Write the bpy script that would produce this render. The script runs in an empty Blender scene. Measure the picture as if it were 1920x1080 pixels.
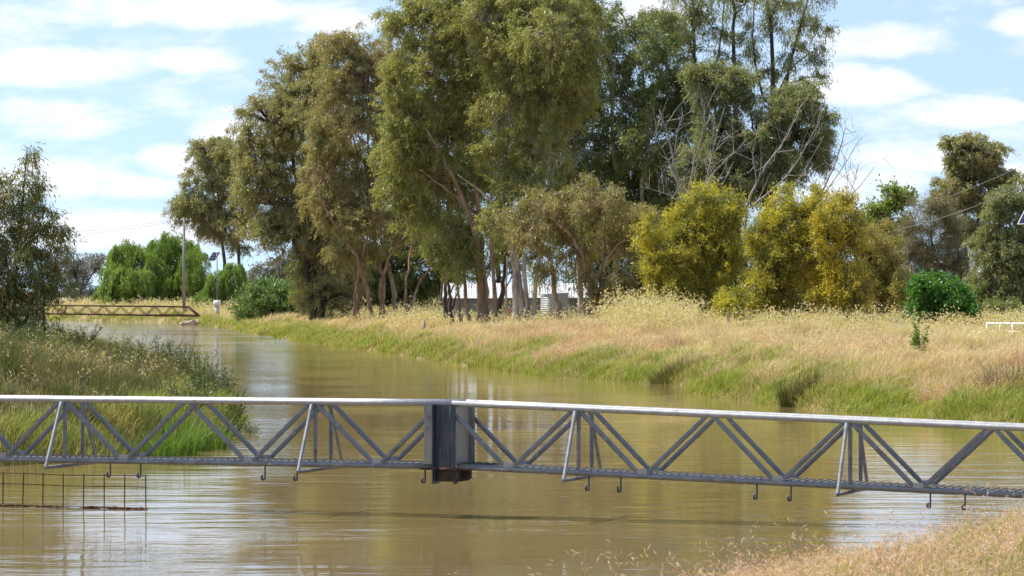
import bpy, math, random
import numpy as np
from mathutils import Vector
sc = bpy.context.scene
COL = sc.collection
rng = np.random.default_rng(11)
random.seed(5)

# ------------------------------------------------------------------ camera, sky, sun, exposure
F, CH, HY = 6500.0, 3.6, 545.0          # focal length in photo pixels, eye height over the water, horizon row
cam = bpy.data.cameras.new('camera'); camo = bpy.data.objects.new('camera', cam); COL.objects.link(camo)
cam.sensor_width = 36; cam.lens = F / 1920 * 36
camo.location = (0, 0, CH); camo.rotation_euler = (math.radians(90) + math.atan((540 - HY) / F) * -1, 0, 0)
cam.clip_start = 0.5; cam.clip_end = 9000
cam.dof.use_dof = True; cam.dof.focus_distance = 75; cam.dof.aperture_fstop = 9
sc.camera = camo
SUN_EL, SUN_AZ = math.radians(56), math.radians(-70)     # azimuth from +Y (away), negative = left
sun = bpy.data.lights.new('sun', 'SUN'); suno = bpy.data.objects.new('sun', sun); COL.objects.link(suno)
sun.energy = 4.6; sun.angle = math.radians(0.5); sun.color = (1, 0.94, 0.84)
sd = Vector((math.sin(SUN_AZ) * math.cos(SUN_EL), math.cos(SUN_AZ) * math.cos(SUN_EL), math.sin(SUN_EL)))
suno.rotation_euler = sd.to_track_quat('Z', 'Y').to_euler(); suno.location = sd * 100
sc.view_settings.view_transform = 'Standard'; sc.view_settings.look = 'None'
sc.view_settings.gamma = 1; sc.view_settings.exposure = 0.78
cy = sc.cycles
cy.max_bounces = 7; cy.diffuse_bounces = 3; cy.glossy_bounces = 3; cy.transmission_bounces = 4; cy.transparent_max_bounces = 4
cy.caustics_reflective = False; cy.caustics_refractive = False; cy.use_denoising = True; cy.sample_clamp_indirect = 6

world = bpy.data.worlds.new('World'); sc.world = world; world.use_nodes = True
wt = world.node_tree; wn, wl = wt.nodes, wt.links
bg = wn['Background']; bg.inputs['Strength'].default_value = 0.12
def wmath(op, a, b=None, c=None):
    n = wn.new('ShaderNodeMath'); n.operation = op
    for i, v in enumerate((a, b, c)):
        if v is None: continue
        if isinstance(v, (int, float)): n.inputs[i].default_value = v
        else: wl.new(v, n.inputs[i])
    return n.outputs[0]
tc = wn.new('ShaderNodeTexCoord')
sky = wn.new('ShaderNodeTexSky'); sky.sky_type = 'NISHITA'; sky.sun_disc = False
sky.sun_elevation = SUN_EL; sky.sun_rotation = SUN_AZ
sky.air_density = 1.0; sky.dust_density = 0.3; sky.ozone_density = 1.2
sep = wn.new('ShaderNodeSeparateXYZ'); wl.new(tc.outputs['Generated'], sep.inputs[0])
ay = wmath('MAXIMUM', wmath('ABSOLUTE', sep.outputs[1]), 0.05)
U = wmath('DIVIDE', sep.outputs[0], ay); V = wmath('DIVIDE', sep.outputs[2], ay)   # slopes across and up
# cloud sheet overhead, seen in perspective
zz = wmath('ADD', wmath('MAXIMUM', sep.outputs[2], 0.0), 0.05)
cp = wn.new('ShaderNodeCombineXYZ'); wl.new(wmath('DIVIDE', sep.outputs[0], zz), cp.inputs[0]); wl.new(wmath('MULTIPLY', wmath('DIVIDE', sep.outputs[1], zz), .42), cp.inputs[1])
def wnoise(vec, scale, detail=6, rough=.55, off=0.0):
    n = wn.new('ShaderNodeTexNoise'); n.inputs['Scale'].default_value = scale; n.inputs['Detail'].default_value = detail; n.inputs['Roughness'].default_value = rough
    mp = wn.new('ShaderNodeMapping'); mp.inputs['Location'].default_value = (off, off * .7, off * .3); wl.new(vec, mp.inputs[0]); wl.new(mp.outputs[0], n.inputs['Vector'])
    return n.outputs['Fac']
sheet = wnoise(cp.outputs[0], 1.1, 7, .55, 3.3)
uv = wn.new('ShaderNodeCombineXYZ'); wl.new(U, uv.inputs[0]); wl.new(wmath('MULTIPLY', V, 2.6), uv.inputs[1])
fl = wnoise(uv.outputs[0], 42, 7, .6, 1.7); fl2 = wnoise(uv.outputs[0], 95, 5, .6, 5.1)
mask = wmath('MULTIPLY', wmath('SUBTRACT', sheet, .50), 2.2)
banks = [(330, 15, 400, 46), (110, 122, 240, 46), (360, 112, 130, 30), (90, 225, 190, 42), (60, 330, 200, 50), (265, 352, 110, 28), (430, 260, 90, 45), (330, 300, 80, 40),
         (1190, 20, 150, 42), (1640, 78, 170, 40), (1600, 160, 150, 45), (1820, 213, 170, 36), (1910, 45, 60, 34), (1790, 290, 230, 36), (1600, 350, 200, 36), (200, 430, 300, 50), (1900, 330, 120, 40), (640, 40, 120, 34)]
for (bx, by, rx, ry) in banks:
    du = wmath('MULTIPLY', wmath('SUBTRACT', U, (bx - 960) / F), F / rx)
    dv = wmath('MULTIPLY', wmath('SUBTRACT', V, (HY - by) / F), F / ry)
    r2 = wmath('ADD', wmath('MULTIPLY', du, du), wmath('MULTIPLY', dv, dv))
    mask = wmath('MAXIMUM', mask, wmath('SUBTRACT', 1.0, r2))
mask = wmath('ADD', mask, wmath('MULTIPLY', wmath('SUBTRACT', fl, .5), 2.6))
mask = wmath('ADD', mask, wmath('MULTIPLY', wmath('SUBTRACT', fl2, .5), .9))
mr = wn.new('ShaderNodeMapRange'); mr.interpolation_type = 'SMOOTHSTEP'; wl.new(mask, mr.inputs[0]); mr.inputs[1].default_value = -.15; mr.inputs[2].default_value = 1.0
mr.inputs[3].default_value = 0.14; mr.inputs[4].default_value = .88
# clear sky looked up a little higher for the air between clouds
vadd = wn.new('ShaderNodeVectorMath'); vadd.operation = 'ADD'; vadd.inputs[1].default_value = (0, 0, .16); wl.new(tc.outputs['Generated'], vadd.inputs[0])
vn = wn.new('ShaderNodeVectorMath'); vn.operation = 'NORMALIZE'; wl.new(vadd.outputs[0], vn.inputs[0]); wl.new(vn.outputs[0], sky.inputs['Vector'])
cmix = wn.new('ShaderNodeMixRGB'); cmix.inputs['Color1'].default_value = (4.9, 5.05, 5.4, 1); cmix.inputs['Color2'].default_value = (6.0, 6.0, 6.1, 1)
wl.new(fl, cmix.inputs['Fac'])
wm = wn.new('ShaderNodeMixRGB'); wl.new(mr.outputs[0], wm.inputs['Fac']); wl.new(sky.outputs[0], wm.inputs['Color1']); wl.new(cmix.outputs[0], wm.inputs['Color2'])
wl.new(wm.outputs[0], bg.inputs['Color'])

# ------------------------------------------------------------------ helpers
def P(px, py, Z): return np.array([(px - 960) / F * Z, Z, CH - (py - HY) / F * Z])
def vnoise(x, y, s, seed=0):
    x = np.asarray(x, float) / s; y = np.asarray(y, float) / s
    xi, yi = np.floor(x), np.floor(y); fx, fy = x - xi, y - yi
    def h(a, b):
        v = np.sin(a * 127.1 + b * 311.7 + seed * 74.7) * 43758.5453
        return v - np.floor(v)
    fx = fx * fx * (3 - 2 * fx); fy = fy * fy * (3 - 2 * fy)
    return (h(xi, yi) * (1 - fx) + h(xi + 1, yi) * fx) * (1 - fy) + (h(xi, yi + 1) * (1 - fx) + h(xi + 1, yi + 1) * fx) * fy
def norm(a): return a / np.maximum(np.linalg.norm(a, axis=-1, keepdims=True), 1e-9)

RY = [-60, 0, 20, 28, 33, 38, 45, 55, 70, 85, 91.8, 93.6, 99.6, 105, 110, 117, 121, 127, 131, 136, 140, 148, 164, 195, 246, 371, 385, 398, 420, 500, 600, 700, 900]
RX = [-6, -5, -3, -1.6, .1, 2.3, 7.0, 13, 14.5, 14, 13.5, 12, 11, 9.2, 8.1, 6.9, 6.4, 7.2, 6.9, 5.0, 3.4, .9, -2, -6.3, -15.1, -33.7, -36.5, -46, -58, -85, -150, -230, -450]
LY = [-60, 40, 58, 63, 68, 71, 75, 80.7, 85, 95, 116, 161, 225, 325, 480, 544, 600, 700, 900]
LX = [-20, -18, -16.5, -15.4, -13, -10.4, -8.6, -7.4, -7.3, -7.6, -9.8, -16.5, -27, -45, -84, -105, -140, -240, -440]
_ys = np.linspace(-60, 900, 961)
def _smooth(a):
    k = np.array([1, 2, 1]) / 4; b = np.pad(a, 1, mode='edge'); return np.convolve(b, k, 'valid')
_rx = _smooth(np.interp(_ys, RY, RX)); _lx = _smooth(_smooth(np.interp(_ys, LY, LX)))
_rs = np.sqrt(1 + np.gradient(_smooth(_smooth(_rx)), _ys) ** 2); _ls = np.sqrt(1 + np.gradient(_smooth(_smooth(_lx)), _ys) ** 2)
def xR(y): return np.interp(y, _ys, _rx)
def xL(y): return np.interp(y, _ys, _lx)
def dR(x, y): return (x - xR(y)) / np.interp(y, _ys, _rs) + (vnoise(x, y, 2.3, 3) - .5) * .9
def dL(x, y): return (xL(y) - x) / np.interp(y, _ys, _ls) + (vnoise(x, y, 2.1, 4) - .5) * .8
def gz(x, y):
    x = np.asarray(x, float); y = np.asarray(y, float)
    a, b = dR(x, y), dL(x, y)
    hr = np.interp(a, [-3, -1, 0, .5, 2, 5, 9, 40], [-1.2, -.7, -.06, .32, .75, 1.22, 1.5, 1.45])
    hl = np.interp(b, [-3, -1, 0, .4, 1.8, 4.5, 7.5, 40], [-1.2, -.7, -.06, .38, .85, 1.5, 2.0, 1.7])
    hl = np.where(hl > 0, hl * np.interp(y, [112, 165], [1, .42]), hl)
    hr = np.where(hr > 0, hr * np.interp(y, [26, 30, 50, 62], [.9, .92, .9, 1]), hr); h = np.maximum(hr, hl)
    n = (vnoise(x, y, 3.1, 1) - .5) * .50 + (vnoise(x, y, 1.0, 2) - .5) * .16 + (vnoise(x, y, 11, 8) - .5) * .3
    return h + n * np.clip(h * 1.2, 0, 1)
def gz1(x, y): return float(gz(np.array([x]), np.array([y]))[0])

class Geo:
    def __init__(s): s.v = []; s.f = []; s.n = 0
    def add(s, v, *fs):
        v = np.asarray(v, float).reshape(-1, 3); s.v.append(v)
        for f in fs: s.f.append(np.asarray(f, int) + s.n)
        s.n += len(v)
    def tube(s, pts, rad, k=8, cap=True, sq=0):
        pts = np.asarray(pts, float); m = len(pts); rad = np.broadcast_to(np.asarray(rad, float), (m,))
        t = norm(np.gradient(pts, axis=0)); ref = np.array([0, 0, 1.]) if abs(t[0][2]) < .8 else np.array([1., 0, 0])
        u = norm(np.cross(t, ref)); w = norm(np.cross(t, u)); a = np.linspace(0, 2 * np.pi, k, endpoint=False)
        ca, sa = np.cos(a), np.sin(a)
        if sq: ca, sa = np.sign(ca) * np.abs(ca) ** sq, np.sign(sa) * np.abs(sa) ** sq
        v = pts[:, None] + rad[:, None, None] * (ca[None, :, None] * u[:, None] + sa[None, :, None] * w[:, None])
        i = np.arange(m - 1)[:, None] * k; j = np.arange(k)[None]; j2 = (j + 1) % k
        q = np.stack([i + j, i + j2, i + k + j2, i + k + j], -1).reshape(-1, 4)
        fs = [q]
        if cap: fs += [np.arange(k)[None, ::-1], (np.arange(k) + (m - 1) * k)[None]]
        s.add(v, *fs); return s
    def box(s, c, d, ax=None):
        c = np.asarray(c, float); A = np.eye(3) if ax is None else np.asarray(ax, float)
        sg = np.array([[x, y, z] for z in (-1, 1) for y in (-1, 1) for x in (-1, 1)]) * np.asarray(d) / 2
        s.add(c + sg @ A, [[0, 2, 3, 1], [4, 5, 7, 6], [0, 1, 5, 4], [2, 6, 7, 3], [0, 4, 6, 2], [1, 3, 7, 5]]); return s
    def twigs(s, A, M, B, ra, rb):
        d = norm(B - A); u = norm(np.cross(d, np.array([.3, .9, .2]))); w = np.cross(d, u); n = len(A)
        rings = []
        for Q, r in ((A, ra), (M, (ra + rb) / 2), (B, rb)):
            r = np.broadcast_to(r, (n,))[:, None]
            for k in range(3): rings.append(Q + r * (math.cos(k * 2.0944) * u + math.sin(k * 2.0944) * w))
        v = np.stack(rings, 1).reshape(-1, 3); b = np.arange(n)[:, None] * 9; fs = []
        for seg in (0, 3):
            for k in range(3): fs.append(b + np.array([[seg + k, seg + (k + 1) % 3, seg + 3 + (k + 1) % 3, seg + 3 + k]]))
        s.add(v, np.concatenate(fs)); return s
    def leaves(s, pos, d, L, W):
        n = len(pos); L = np.broadcast_to(L, (n,))[:, None]; W = np.broadcast_to(W, (n,))[:, None]
        side = norm(np.cross(d, rng.normal(size=(n, 3))))
        mid = pos + d * L * .45 + np.cross(d, side) * L * .06
        v = np.stack([pos, mid + side * W / 2, pos + d * L, mid - side * W / 2], 1).reshape(-1, 3)
        s.add(v, np.arange(n * 4).reshape(-1, 4)); return s
    def blades(s, pos, h, w, lean, heads=None):
        """grass: a tapering bent blade of five points each"""
        n = len(pos); a = rng.uniform(0, 2 * np.pi, n); side = np.stack([np.cos(a), np.sin(a), 0 * a], 1)
        h = np.broadcast_to(h, (n,))[:, None]; w = np.broadcast_to(w, (n,))[:, None]
        up = np.array([0, 0, 1.])
        m = pos + up * h * .55 + lean * h * .22; t = pos + up * h * .93 + lean * h * .75
        v = np.stack([pos - side * w / 2, pos + side * w / 2, m + side * w * .4, m - side * w * .4, t], 1).reshape(-1, 3)
        b = np.arange(n)[:, None] * 5
        s.add(v, b + np.array([[0, 1, 2, 3]]), b + np.array([[3, 2, 4]]))
        return t
    def build(s, name, mat, parent=None, smooth=False):
        me = bpy.data.meshes.new(name); V_ = np.concatenate(s.v); me.vertices.add(len(V_)); me.vertices.foreach_set('co', V_.astype(np.float32).ravel())
        lv = np.concatenate([f.ravel() for f in s.f]); lt = np.concatenate([np.full(len(f), f.shape[1]) for f in s.f])
        me.loops.add(len(lv)); me.loops.foreach_set('vertex_index', lv.astype(np.int32))
        me.polygons.add(len(lt)); me.polygons.foreach_set('loop_start', (np.cumsum(lt) - lt).astype(np.int32))
        me.polygons.foreach_set('use_smooth', np.full(len(lt), bool(smooth)))
        me.update(calc_edges=True); me.materials.append(mat)
        o = bpy.data.objects.new(name, me); COL.objects.link(o)
        if parent is not None:
            o.parent = parent
            me.vertices.foreach_set('co', (V_ - np.array(parent.location)).astype(np.float32).ravel()); me.update()
        return o
def tag(o, label, cat=None, group=None, kind=None):
    o['label'] = label
    if cat: o['category'] = cat
    if group: o['group'] = group
    if kind: o['kind'] = kind
    return o
def thing(name, loc, label, cat, group=None):
    o = bpy.data.objects.new(name, None); COL.objects.link(o); o.location = [float(c) for c in loc]; o.empty_display_size = .3
    return tag(o, label, cat, group)

# ------------------------------------------------------------------ materials
def mat(name):
    m = bpy.data.materials.new(name); m.use_nodes = True; return m, m.node_tree.nodes, m.node_tree.links
def ramp(n, l, fac, stops):
    r = n.new('ShaderNodeValToRGB'); e = r.color_ramp.elements
    while len(e) < len(stops): e.new(.5)
    for i, (p, c) in enumerate(stops): e[i].position = p; e[i].color = (*c, 1)
    l.new(fac, r.inputs['Fac']); return r.outputs['Color']
def nz(n, l, scale, detail=4, vec=None, mapping=None, rough=.55):
    t = n.new('ShaderNodeTexNoise'); t.inputs['Scale'].default_value = scale; t.inputs['Detail'].default_value = detail; t.inputs['Roughness'].default_value = rough
    g = n.new('ShaderNodeNewGeometry') if vec is None else None
    src = g.outputs['Position'] if vec is None else vec
    if mapping:
        mp = n.new('ShaderNodeMapping'); mp.inputs['Scale'].default_value = mapping; l.new(src, mp.inputs[0]); src = mp.outputs[0]
    l.new(src, t.inputs['Vector']); return t.outputs['Fac']
def flecks(m, col, scale, lo, hi, amt, mapping=None):
    n, l = m.node_tree.nodes, m.node_tree.links; bs = n['Principled BSDF']; src = bs.inputs['Base Color'].links[0].from_socket
    f = n.new('ShaderNodeMapRange'); l.new(nz(n, l, scale, 5, mapping=mapping, rough=.65), f.inputs[0]); f.inputs[1].default_value = lo; f.inputs[2].default_value = hi; f.inputs[4].default_value = amt
    mx = n.new('ShaderNodeMixRGB'); l.new(f.outputs[0], mx.inputs['Fac']); l.new(src, mx.inputs['Color1']); mx.inputs['Color2'].default_value = (*col, 1); l.new(mx.outputs[0], bs.inputs['Base Color'])
def leaf_mat(name, a, b, c=None, trans=.42, patch=.5, cpos=.66, rough=.38, spec=.5):
    """leaf colours a..b per leaf, patches of c"""
    m, n, l = mat(name); bs = n['Principled BSDF']; out = n['Material Output']
    g = n.new('ShaderNodeNewGeometry')
    col = ramp(n, l, g.outputs['Random Per Island'], [(0, a), (1, b)])
    if c is not None:
        pn = nz(n, l, patch, 3)
        f = n.new('ShaderNodeMath'); f.operation = 'ADD'; l.new(pn, f.inputs[0])
        q = n.new('ShaderNodeMath'); q.operation = 'MULTIPLY_ADD'; l.new(g.outputs['Random Per Island'], q.inputs[0]); q.inputs[1].default_value = .36; q.inputs[2].default_value = -.18; l.new(q.outputs[0], f.inputs[1])
        st = n.new('ShaderNodeMapRange'); st.inputs[1].default_value = cpos - .12; st.inputs[2].default_value = cpos + .12; l.new(f.outputs[0], st.inputs[0])
        mx = n.new('ShaderNodeMixRGB'); l.new(st.outputs[0], mx.inputs['Fac']); l.new(col, mx.inputs['Color1']); mx.inputs['Color2'].default_value = (*c, 1); col = mx.outputs[0]
    l.new(col, bs.inputs['Base Color']); bs.inputs['Roughness'].default_value = rough; bs.inputs['Specular IOR Level'].default_value = spec
    tr = n.new('ShaderNodeBsdfTranslucent'); br = n.new('ShaderNodeMixRGB'); br.blend_type = 'MULTIPLY'; br.inputs['Fac'].default_value = 1; br.inputs['Color2'].default_value = (1.5, 1.55, .7, 1)
    l.new(col, br.inputs['Color1']); l.new(br.outputs[0], tr.inputs['Color'])
    ms = n.new('ShaderNodeMixShader'); ms.inputs[0].default_value = trans; l.new(bs.outputs[0], ms.inputs[1]); l.new(tr.outputs[0], ms.inputs[2]); l.new(ms.outputs[0], out.inputs['Surface'])
    return m
def bark_mat(name, stops, scale=(2.2, 2.2, .5), rough=.85):
    m, n, l = mat(name); bs = n['Principled BSDF']
    f = nz(n, l, 1.6, 5, mapping=scale); l.new(ramp(n, l, f, stops), bs.inputs['Base Color']); bs.inputs['Roughness'].default_value = rough
    bp = n.new('ShaderNodeBump'); bp.inputs['Strength'].default_value = .6; bp.inputs['Distance'].default_value = .03; l.new(nz(n, l, 9, 4, mapping=(1, 1, .25)), bp.inputs['Height']); l.new(bp.outputs[0], bs.inputs['Normal'])
    return m
def plain_mat(name, a, b, scale=3, rough=.6, metal=0.0, bump=0, mapping=None, stops=(.3, .7), bscale=40):
    m, n, l = mat(name); bs = n['Principled BSDF']
    l.new(ramp(n, l, nz(n, l, scale, 6, mapping=mapping), [(stops[0], a), (stops[1], b)]), bs.inputs['Base Color'])
    bs.inputs['Roughness'].default_value = rough; bs.inputs['Metallic'].default_value = metal
    if bump:
        bp = n.new('ShaderNodeBump'); bp.inputs['Strength'].default_value = bump; bp.inputs['Distance'].default_value = .01; l.new(nz(n, l, bscale, 4), bp.inputs['Height']); l.new(bp.outputs[0], bs.inputs['Normal'])
    return m
M = {}
M['olive'] = leaf_mat('olive gum leaf', (.20, .21, .095), (.36, .345, .175), (.36, .29, .16), cpos=.62, patch=.45)
M['gum'] = leaf_mat('yellow green gum leaf', (.20, .225, .075), (.38, .375, .15), (.37, .31, .14), cpos=.66, patch=.4)
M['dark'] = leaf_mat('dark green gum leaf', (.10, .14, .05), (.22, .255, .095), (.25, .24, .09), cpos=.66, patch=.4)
M['grey'] = leaf_mat('grey green gum leaf', (.16, .185, .095), (.31, .325, .17), (.34, .31, .12), cpos=.66, patch=.5)
M['brown'] = leaf_mat('brown tinged gum leaf', (.21, .205, .09), (.36, .325, .16), (.37, .27, .15), cpos=.62, patch=.6)
M['yellow'] = leaf_mat('yellow wattle leaf', (.36, .33, .05), (.60, .50, .07), (.16, .17, .055), cpos=.56, patch=.9, trans=.42)
M['orange'] = leaf_mat('orange wattle leaf', (.42, .345, .05), (.63, .49, .07), (.17, .17, .055), cpos=.55, patch=.9, trans=.42)
M['rust'] = leaf_mat('rusty olive leaf', (.21, .20, .07), (.34, .30, .11), (.36, .24, .10), cpos=.66, patch=.7)
M['willow'] = leaf_mat('willow leaf', (.15, .235, .05), (.28, .36, .095), (.10, .18, .04), cpos=.64, patch=.6, trans=.45)
M['bush'] = leaf_mat('glossy bush leaf', (.10, .17, .042), (.19, .28, .085), None, trans=.25)
M['green'] = leaf_mat('bright green leaf', (0.046, 0.137, 0.021), (0.104, 0.234, 0.036), None, trans=.4)
M['lime'] = leaf_mat('pale lime leaf', (.15, .21, .045), (.25, .30, .08), None, trans=.4)
M['casuarina'] = leaf_mat('grey brown needle', (.15, .14, .075), (.25, .22, .12), None, trans=.25)
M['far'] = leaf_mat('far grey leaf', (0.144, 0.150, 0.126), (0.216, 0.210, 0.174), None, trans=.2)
M['sapling'] = leaf_mat('sapling leaf', (0.098, 0.128, 0.053), (0.232, 0.255, 0.098), (0.450, 0.255, 0.053), cpos=.68, patch=1.1, trans=.35)
M['weed'] = leaf_mat('weed leaf', (.045, .075, .020), (.10, .13, .035), None, trans=.3)
M['tan_bark'] = bark_mat('tan bark', [(.3, (.16, .085, .05)), (.5, (.30, .20, .125)), (.7, (.42, .33, .24))])
M['pale_bark'] = bark_mat('pale smooth bark', [(.32, (.20, .14, .10)), (.5, (.38, .32, .25)), (.7, (.52, .48, .42))])
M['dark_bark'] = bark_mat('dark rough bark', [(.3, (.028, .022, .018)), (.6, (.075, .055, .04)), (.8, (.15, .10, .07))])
M['dead'] = bark_mat('dead silver wood', [(.3, (.17, .155, .14)), (.6, (.33, .31, .29)), (.8, (.46, .44, .42))])
def grass_mat(name, a, b, c, patch=.25, trans=.3, cpos=.55):
    return leaf_mat(name, a, b, c, trans=trans, patch=patch, cpos=cpos, rough=.6, spec=.2)
M['g_green'] = grass_mat('green grass', (.17, .225, .042), (.34, .37, .09), (.42, .36, .16), cpos=.58)
M['g_dry'] = grass_mat('dry grass', (.47, .385, .24), (.69, .59, .41), (.53, .385, .275), cpos=.57)
M['g_pink'] = grass_mat('pink grass', (.49, .29, .235), (.69, .48, .40), (.43, .38, .18), cpos=.62)
M['g_oat'] = grass_mat('oat grass', (.46, .38, .20), (.66, .58, .38), None)
M['g_weed'] = grass_mat('weedy grass', (.042, .066, .018), (.115, .135, .04), (.22, .16, .095), cpos=.60, patch=.6)
M['g_reed'] = grass_mat('reed', (.075, .14, .028), (.15, .235, .05), None, trans=.35)

M['g_head'] = grass_mat('pink seed head', (.50, .29, .25), (.80, .60, .54), (.50, .42, .26), cpos=.64, patch=1.2)
M['g_fore'] = grass_mat('foreground blade', (.14, .20, .04), (.33, .38, .10), (.46, .36, .20), cpos=.58, patch=1.0)
# ground
m, n, l = mat('ground soil'); bs = n['Principled BSDF']; bs.inputs['Roughness'].default_value = .95
c1 = ramp(n, l, nz(n, l, .35, 6), [(.35, (.13, .125, .035)), (.5, (.24, .17, .08)), (.68, (.33, .235, .12))])
l.new(c1, bs.inputs['Base Color'])
bp = n.new('ShaderNodeBump'); bp.inputs['Distance'].default_value = .15; l.new(nz(n, l, 5, 6), bp.inputs['Height']); l.new(bp.outputs[0], bs.inputs['Normal'])
M['ground'] = m
# muddy water
m, n, l = mat('muddy water'); bs = n['Principled BSDF']
l.new(ramp(n, l, nz(n, l, .12, 4, mapping=(1, .6, 1)), [(.3, (.180, .130, .055)), (.7, (.230, .170, .076))]), bs.inputs['Base Color'])
bs.inputs['Roughness'].default_value = .04; bs.inputs['IOR'].default_value = 1.33
def madd(a, k, b=None):
    q = n.new('ShaderNodeMath'); q.operation = 'MULTIPLY_ADD' if b is not None else 'MULTIPLY'; l.new(a, q.inputs[0])
    if isinstance(k, float): q.inputs[1].default_value = k
    else: l.new(k, q.inputs[1])
    if b is not None: l.new(b, q.inputs[2])
    return q.outputs[0]
h1 = nz(n, l, 1.0, 2, mapping=(.35, 1.15, 1)); h2 = nz(n, l, 1.0, 3, mapping=(1.6, 4.2, 1)); big = nz(n, l, .09, 3, mapping=(1, 1, 1))
amp = n.new('ShaderNodeMapRange'); l.new(big, amp.inputs[0]); amp.inputs[1].default_value = .38; amp.inputs[2].default_value = .62; amp.inputs[3].default_value = .35; amp.inputs[4].default_value = 1.25
hh = madd(h1, 1.0, madd(h2, .22)); gp_ = n.new('ShaderNodeNewGeometry'); sx = n.new('ShaderNodeSeparateXYZ'); l.new(gp_.outputs['Position'], sx.inputs[0])
far = n.new('ShaderNodeMapRange'); l.new(sx.outputs[1], far.inputs[0]); far.inputs[1].default_value = 165; far.inputs[2].default_value = 330; far.inputs[3].default_value = 1.0; far.inputs[4].default_value = 4.5
nr = n.new('ShaderNodeMapRange'); l.new(sx.outputs[0], nr.inputs[0]); nr.inputs[1].default_value = -5; nr.inputs[2].default_value = -1; nr.inputs[3].default_value = 1.8; nr.inputs[4].default_value = 1.0
hh = madd(hh, amp.outputs[0]); hh = madd(hh, far.outputs[0]); hh = madd(hh, nr.outputs[0])
bp = n.new('ShaderNodeBump'); bp.inputs['Strength'].default_value = 1; bp.inputs['Distance'].default_value = .019; l.new(hh, bp.inputs['Height']); l.new(bp.outputs[0], bs.inputs['Normal'])
M['water'] = m
M['galv'] = plain_mat('galvanised steel', (.13, .145, .17), (.235, .25, .28), 7, .55, .35, .12, stops=(.25, .75))  # base grey darkened: shade of the front faces put into the colour
M['galv_lit'] = plain_mat('sunlit galvanised rail', (.27, .28, .30), (.42, .42, .42), 9, .5, .35, .1)  # paler copy of the same steel, sunlit brightness put into the colour
M['galv_mid'] = plain_mat('galvanised outrigger tube', (.20, .21, .23), (.33, .34, .35), 8, .5, .35, .1)
M['deckmesh'] = plain_mat('dull deck grating', (.05, .048, .045), (.12, .115, .11), 14, .7, .4)
M['darksteel'] = plain_mat('dark painted steel', (.025, .032, .045), (.075, .085, .105), 3, .42, .4, .1, mapping=(6, 6, .7))
M['greysteel'] = plain_mat('bare grey steel plate', (.20, .195, .19), (.34, .33, .32), 3, .5, .4, .1, mapping=(6, 6, .7))
M['rust'+'y'] = plain_mat('rusted steel', (.050, .024, .014), (.17, .075, .035), 12, .9, .1, .3)
M['darkrust'] = plain_mat('dark rusted steel', (.022, .017, .014), (.075, .048, .034), 9, .9, .1, .4)
M['rust_thin'] = plain_mat('rusted mesh wire', (.035, .018, .012), (.11, .05, .028), 25, .9, .1)
M['rust_far'] = plain_mat('brown rusty paint', (.065, .036, .024), (.13, .075, .05), 4, .85, .1)
M['white'] = plain_mat('white paint', (.70, .70, .69), (.80, .80, .79), 4, .5)
M['roof'] = plain_mat('pale roof sheet', (.40, .42, .44), (.55, .56, .57), 1.2, .45, .1, mapping=(2, 1, .3))
M['wall'] = plain_mat('grey wall sheet', (.20, .21, .225), (.30, .31, .325), 1.5, .7, 0, mapping=(3, 3, .4))
M['tank'] = plain_mat('zinc tank sheet', (.42, .44, .46), (.62, .63, .65), 2.5, .45, .35)
M['pole'] = plain_mat('grey timber pole', (.20, .19, .16), (.33, .32, .28), 3, .9, 0, .2, mapping=(4, 4, .4))
M['concrete'] = plain_mat('pale concrete', (.42, .40, .36), (.58, .56, .52), 6, .9)
M['cell'] = plain_mat('solar cell', (.012, .018, .05), (.03, .04, .09), 3, .15)
M['wire'] = plain_mat('wire', (.20, .20, .21), (.30, .30, .31), 3, .5)
M['rock'] = plain_mat('pinkish rock', (.30, .20, .14), (.52, .40, .31), 3, .9, 0, .5, bscale=6)
M['red'] = plain_mat('faded red paint', (.30, .04, .03), (.42, .08, .06), 4, .6)

for k_ in ('galv', 'galv_lit', 'galv_mid'):
    flecks(M[k_], (.13, .085, .055), 4.5, .58, .68, .7); flecks(M[k_], (.62, .61, .58), 16, .64, .70, .8)
flecks(M['darksteel'], (.20, .21, .22), 3, .55, .7, .8, (9, 9, .6)); flecks(M['greysteel'], (.12, .06, .035), 3, .58, .68, .7, (3, 3, 1.5)); flecks(M['roof'], (.30, .20, .14), 1.2, .55, .72, .6, (2.5, .5, .5))

# ------------------------------------------------------------------ setting: ground, water
def axis(parts):
    return np.unique(np.round(np.concatenate([np.arange(a, b, s) for a, b, s in parts]), 3))
gx = axis([(-4000, -600, 400), (-600, -120, 30), (-120, -60, 4), (-60, 45, .6), (45, 120, 5), (120, 600, 40), (600, 4001, 400)])
gy = axis([(-300, -20, 40), (-20, 20, 4), (20, 150, .6), (150, 260, 1), (260, 600, 2.5), (600, 1000, 20), (1000, 7001, 500)])
X, Y = np.meshgrid(gx, gy, indexing='ij')
Zg = gz(X.ravel(), Y.ravel())
g = Geo(); nx, ny = X.shape; i = np.arange(nx - 1)[:, None] * ny + np.arange(ny - 1)[None]
g.add(np.stack([X.ravel(), Y.ravel(), Zg], 1), np.stack([i, i + ny, i + ny + 1, i + 1], -1).reshape(-1, 4))
tag(g.build('ground', M['ground'], smooth=True), 'flat grassy land and channel banks', kind='structure')
g = Geo(); g.add([[-420, -60, 0], [300, -60, 0], [300, 890, 0], [-420, 890, 0]], [[0, 1, 2, 3]])
tag(g.build('water', M['water']), 'muddy brown irrigation channel water', kind='structure')

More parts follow.
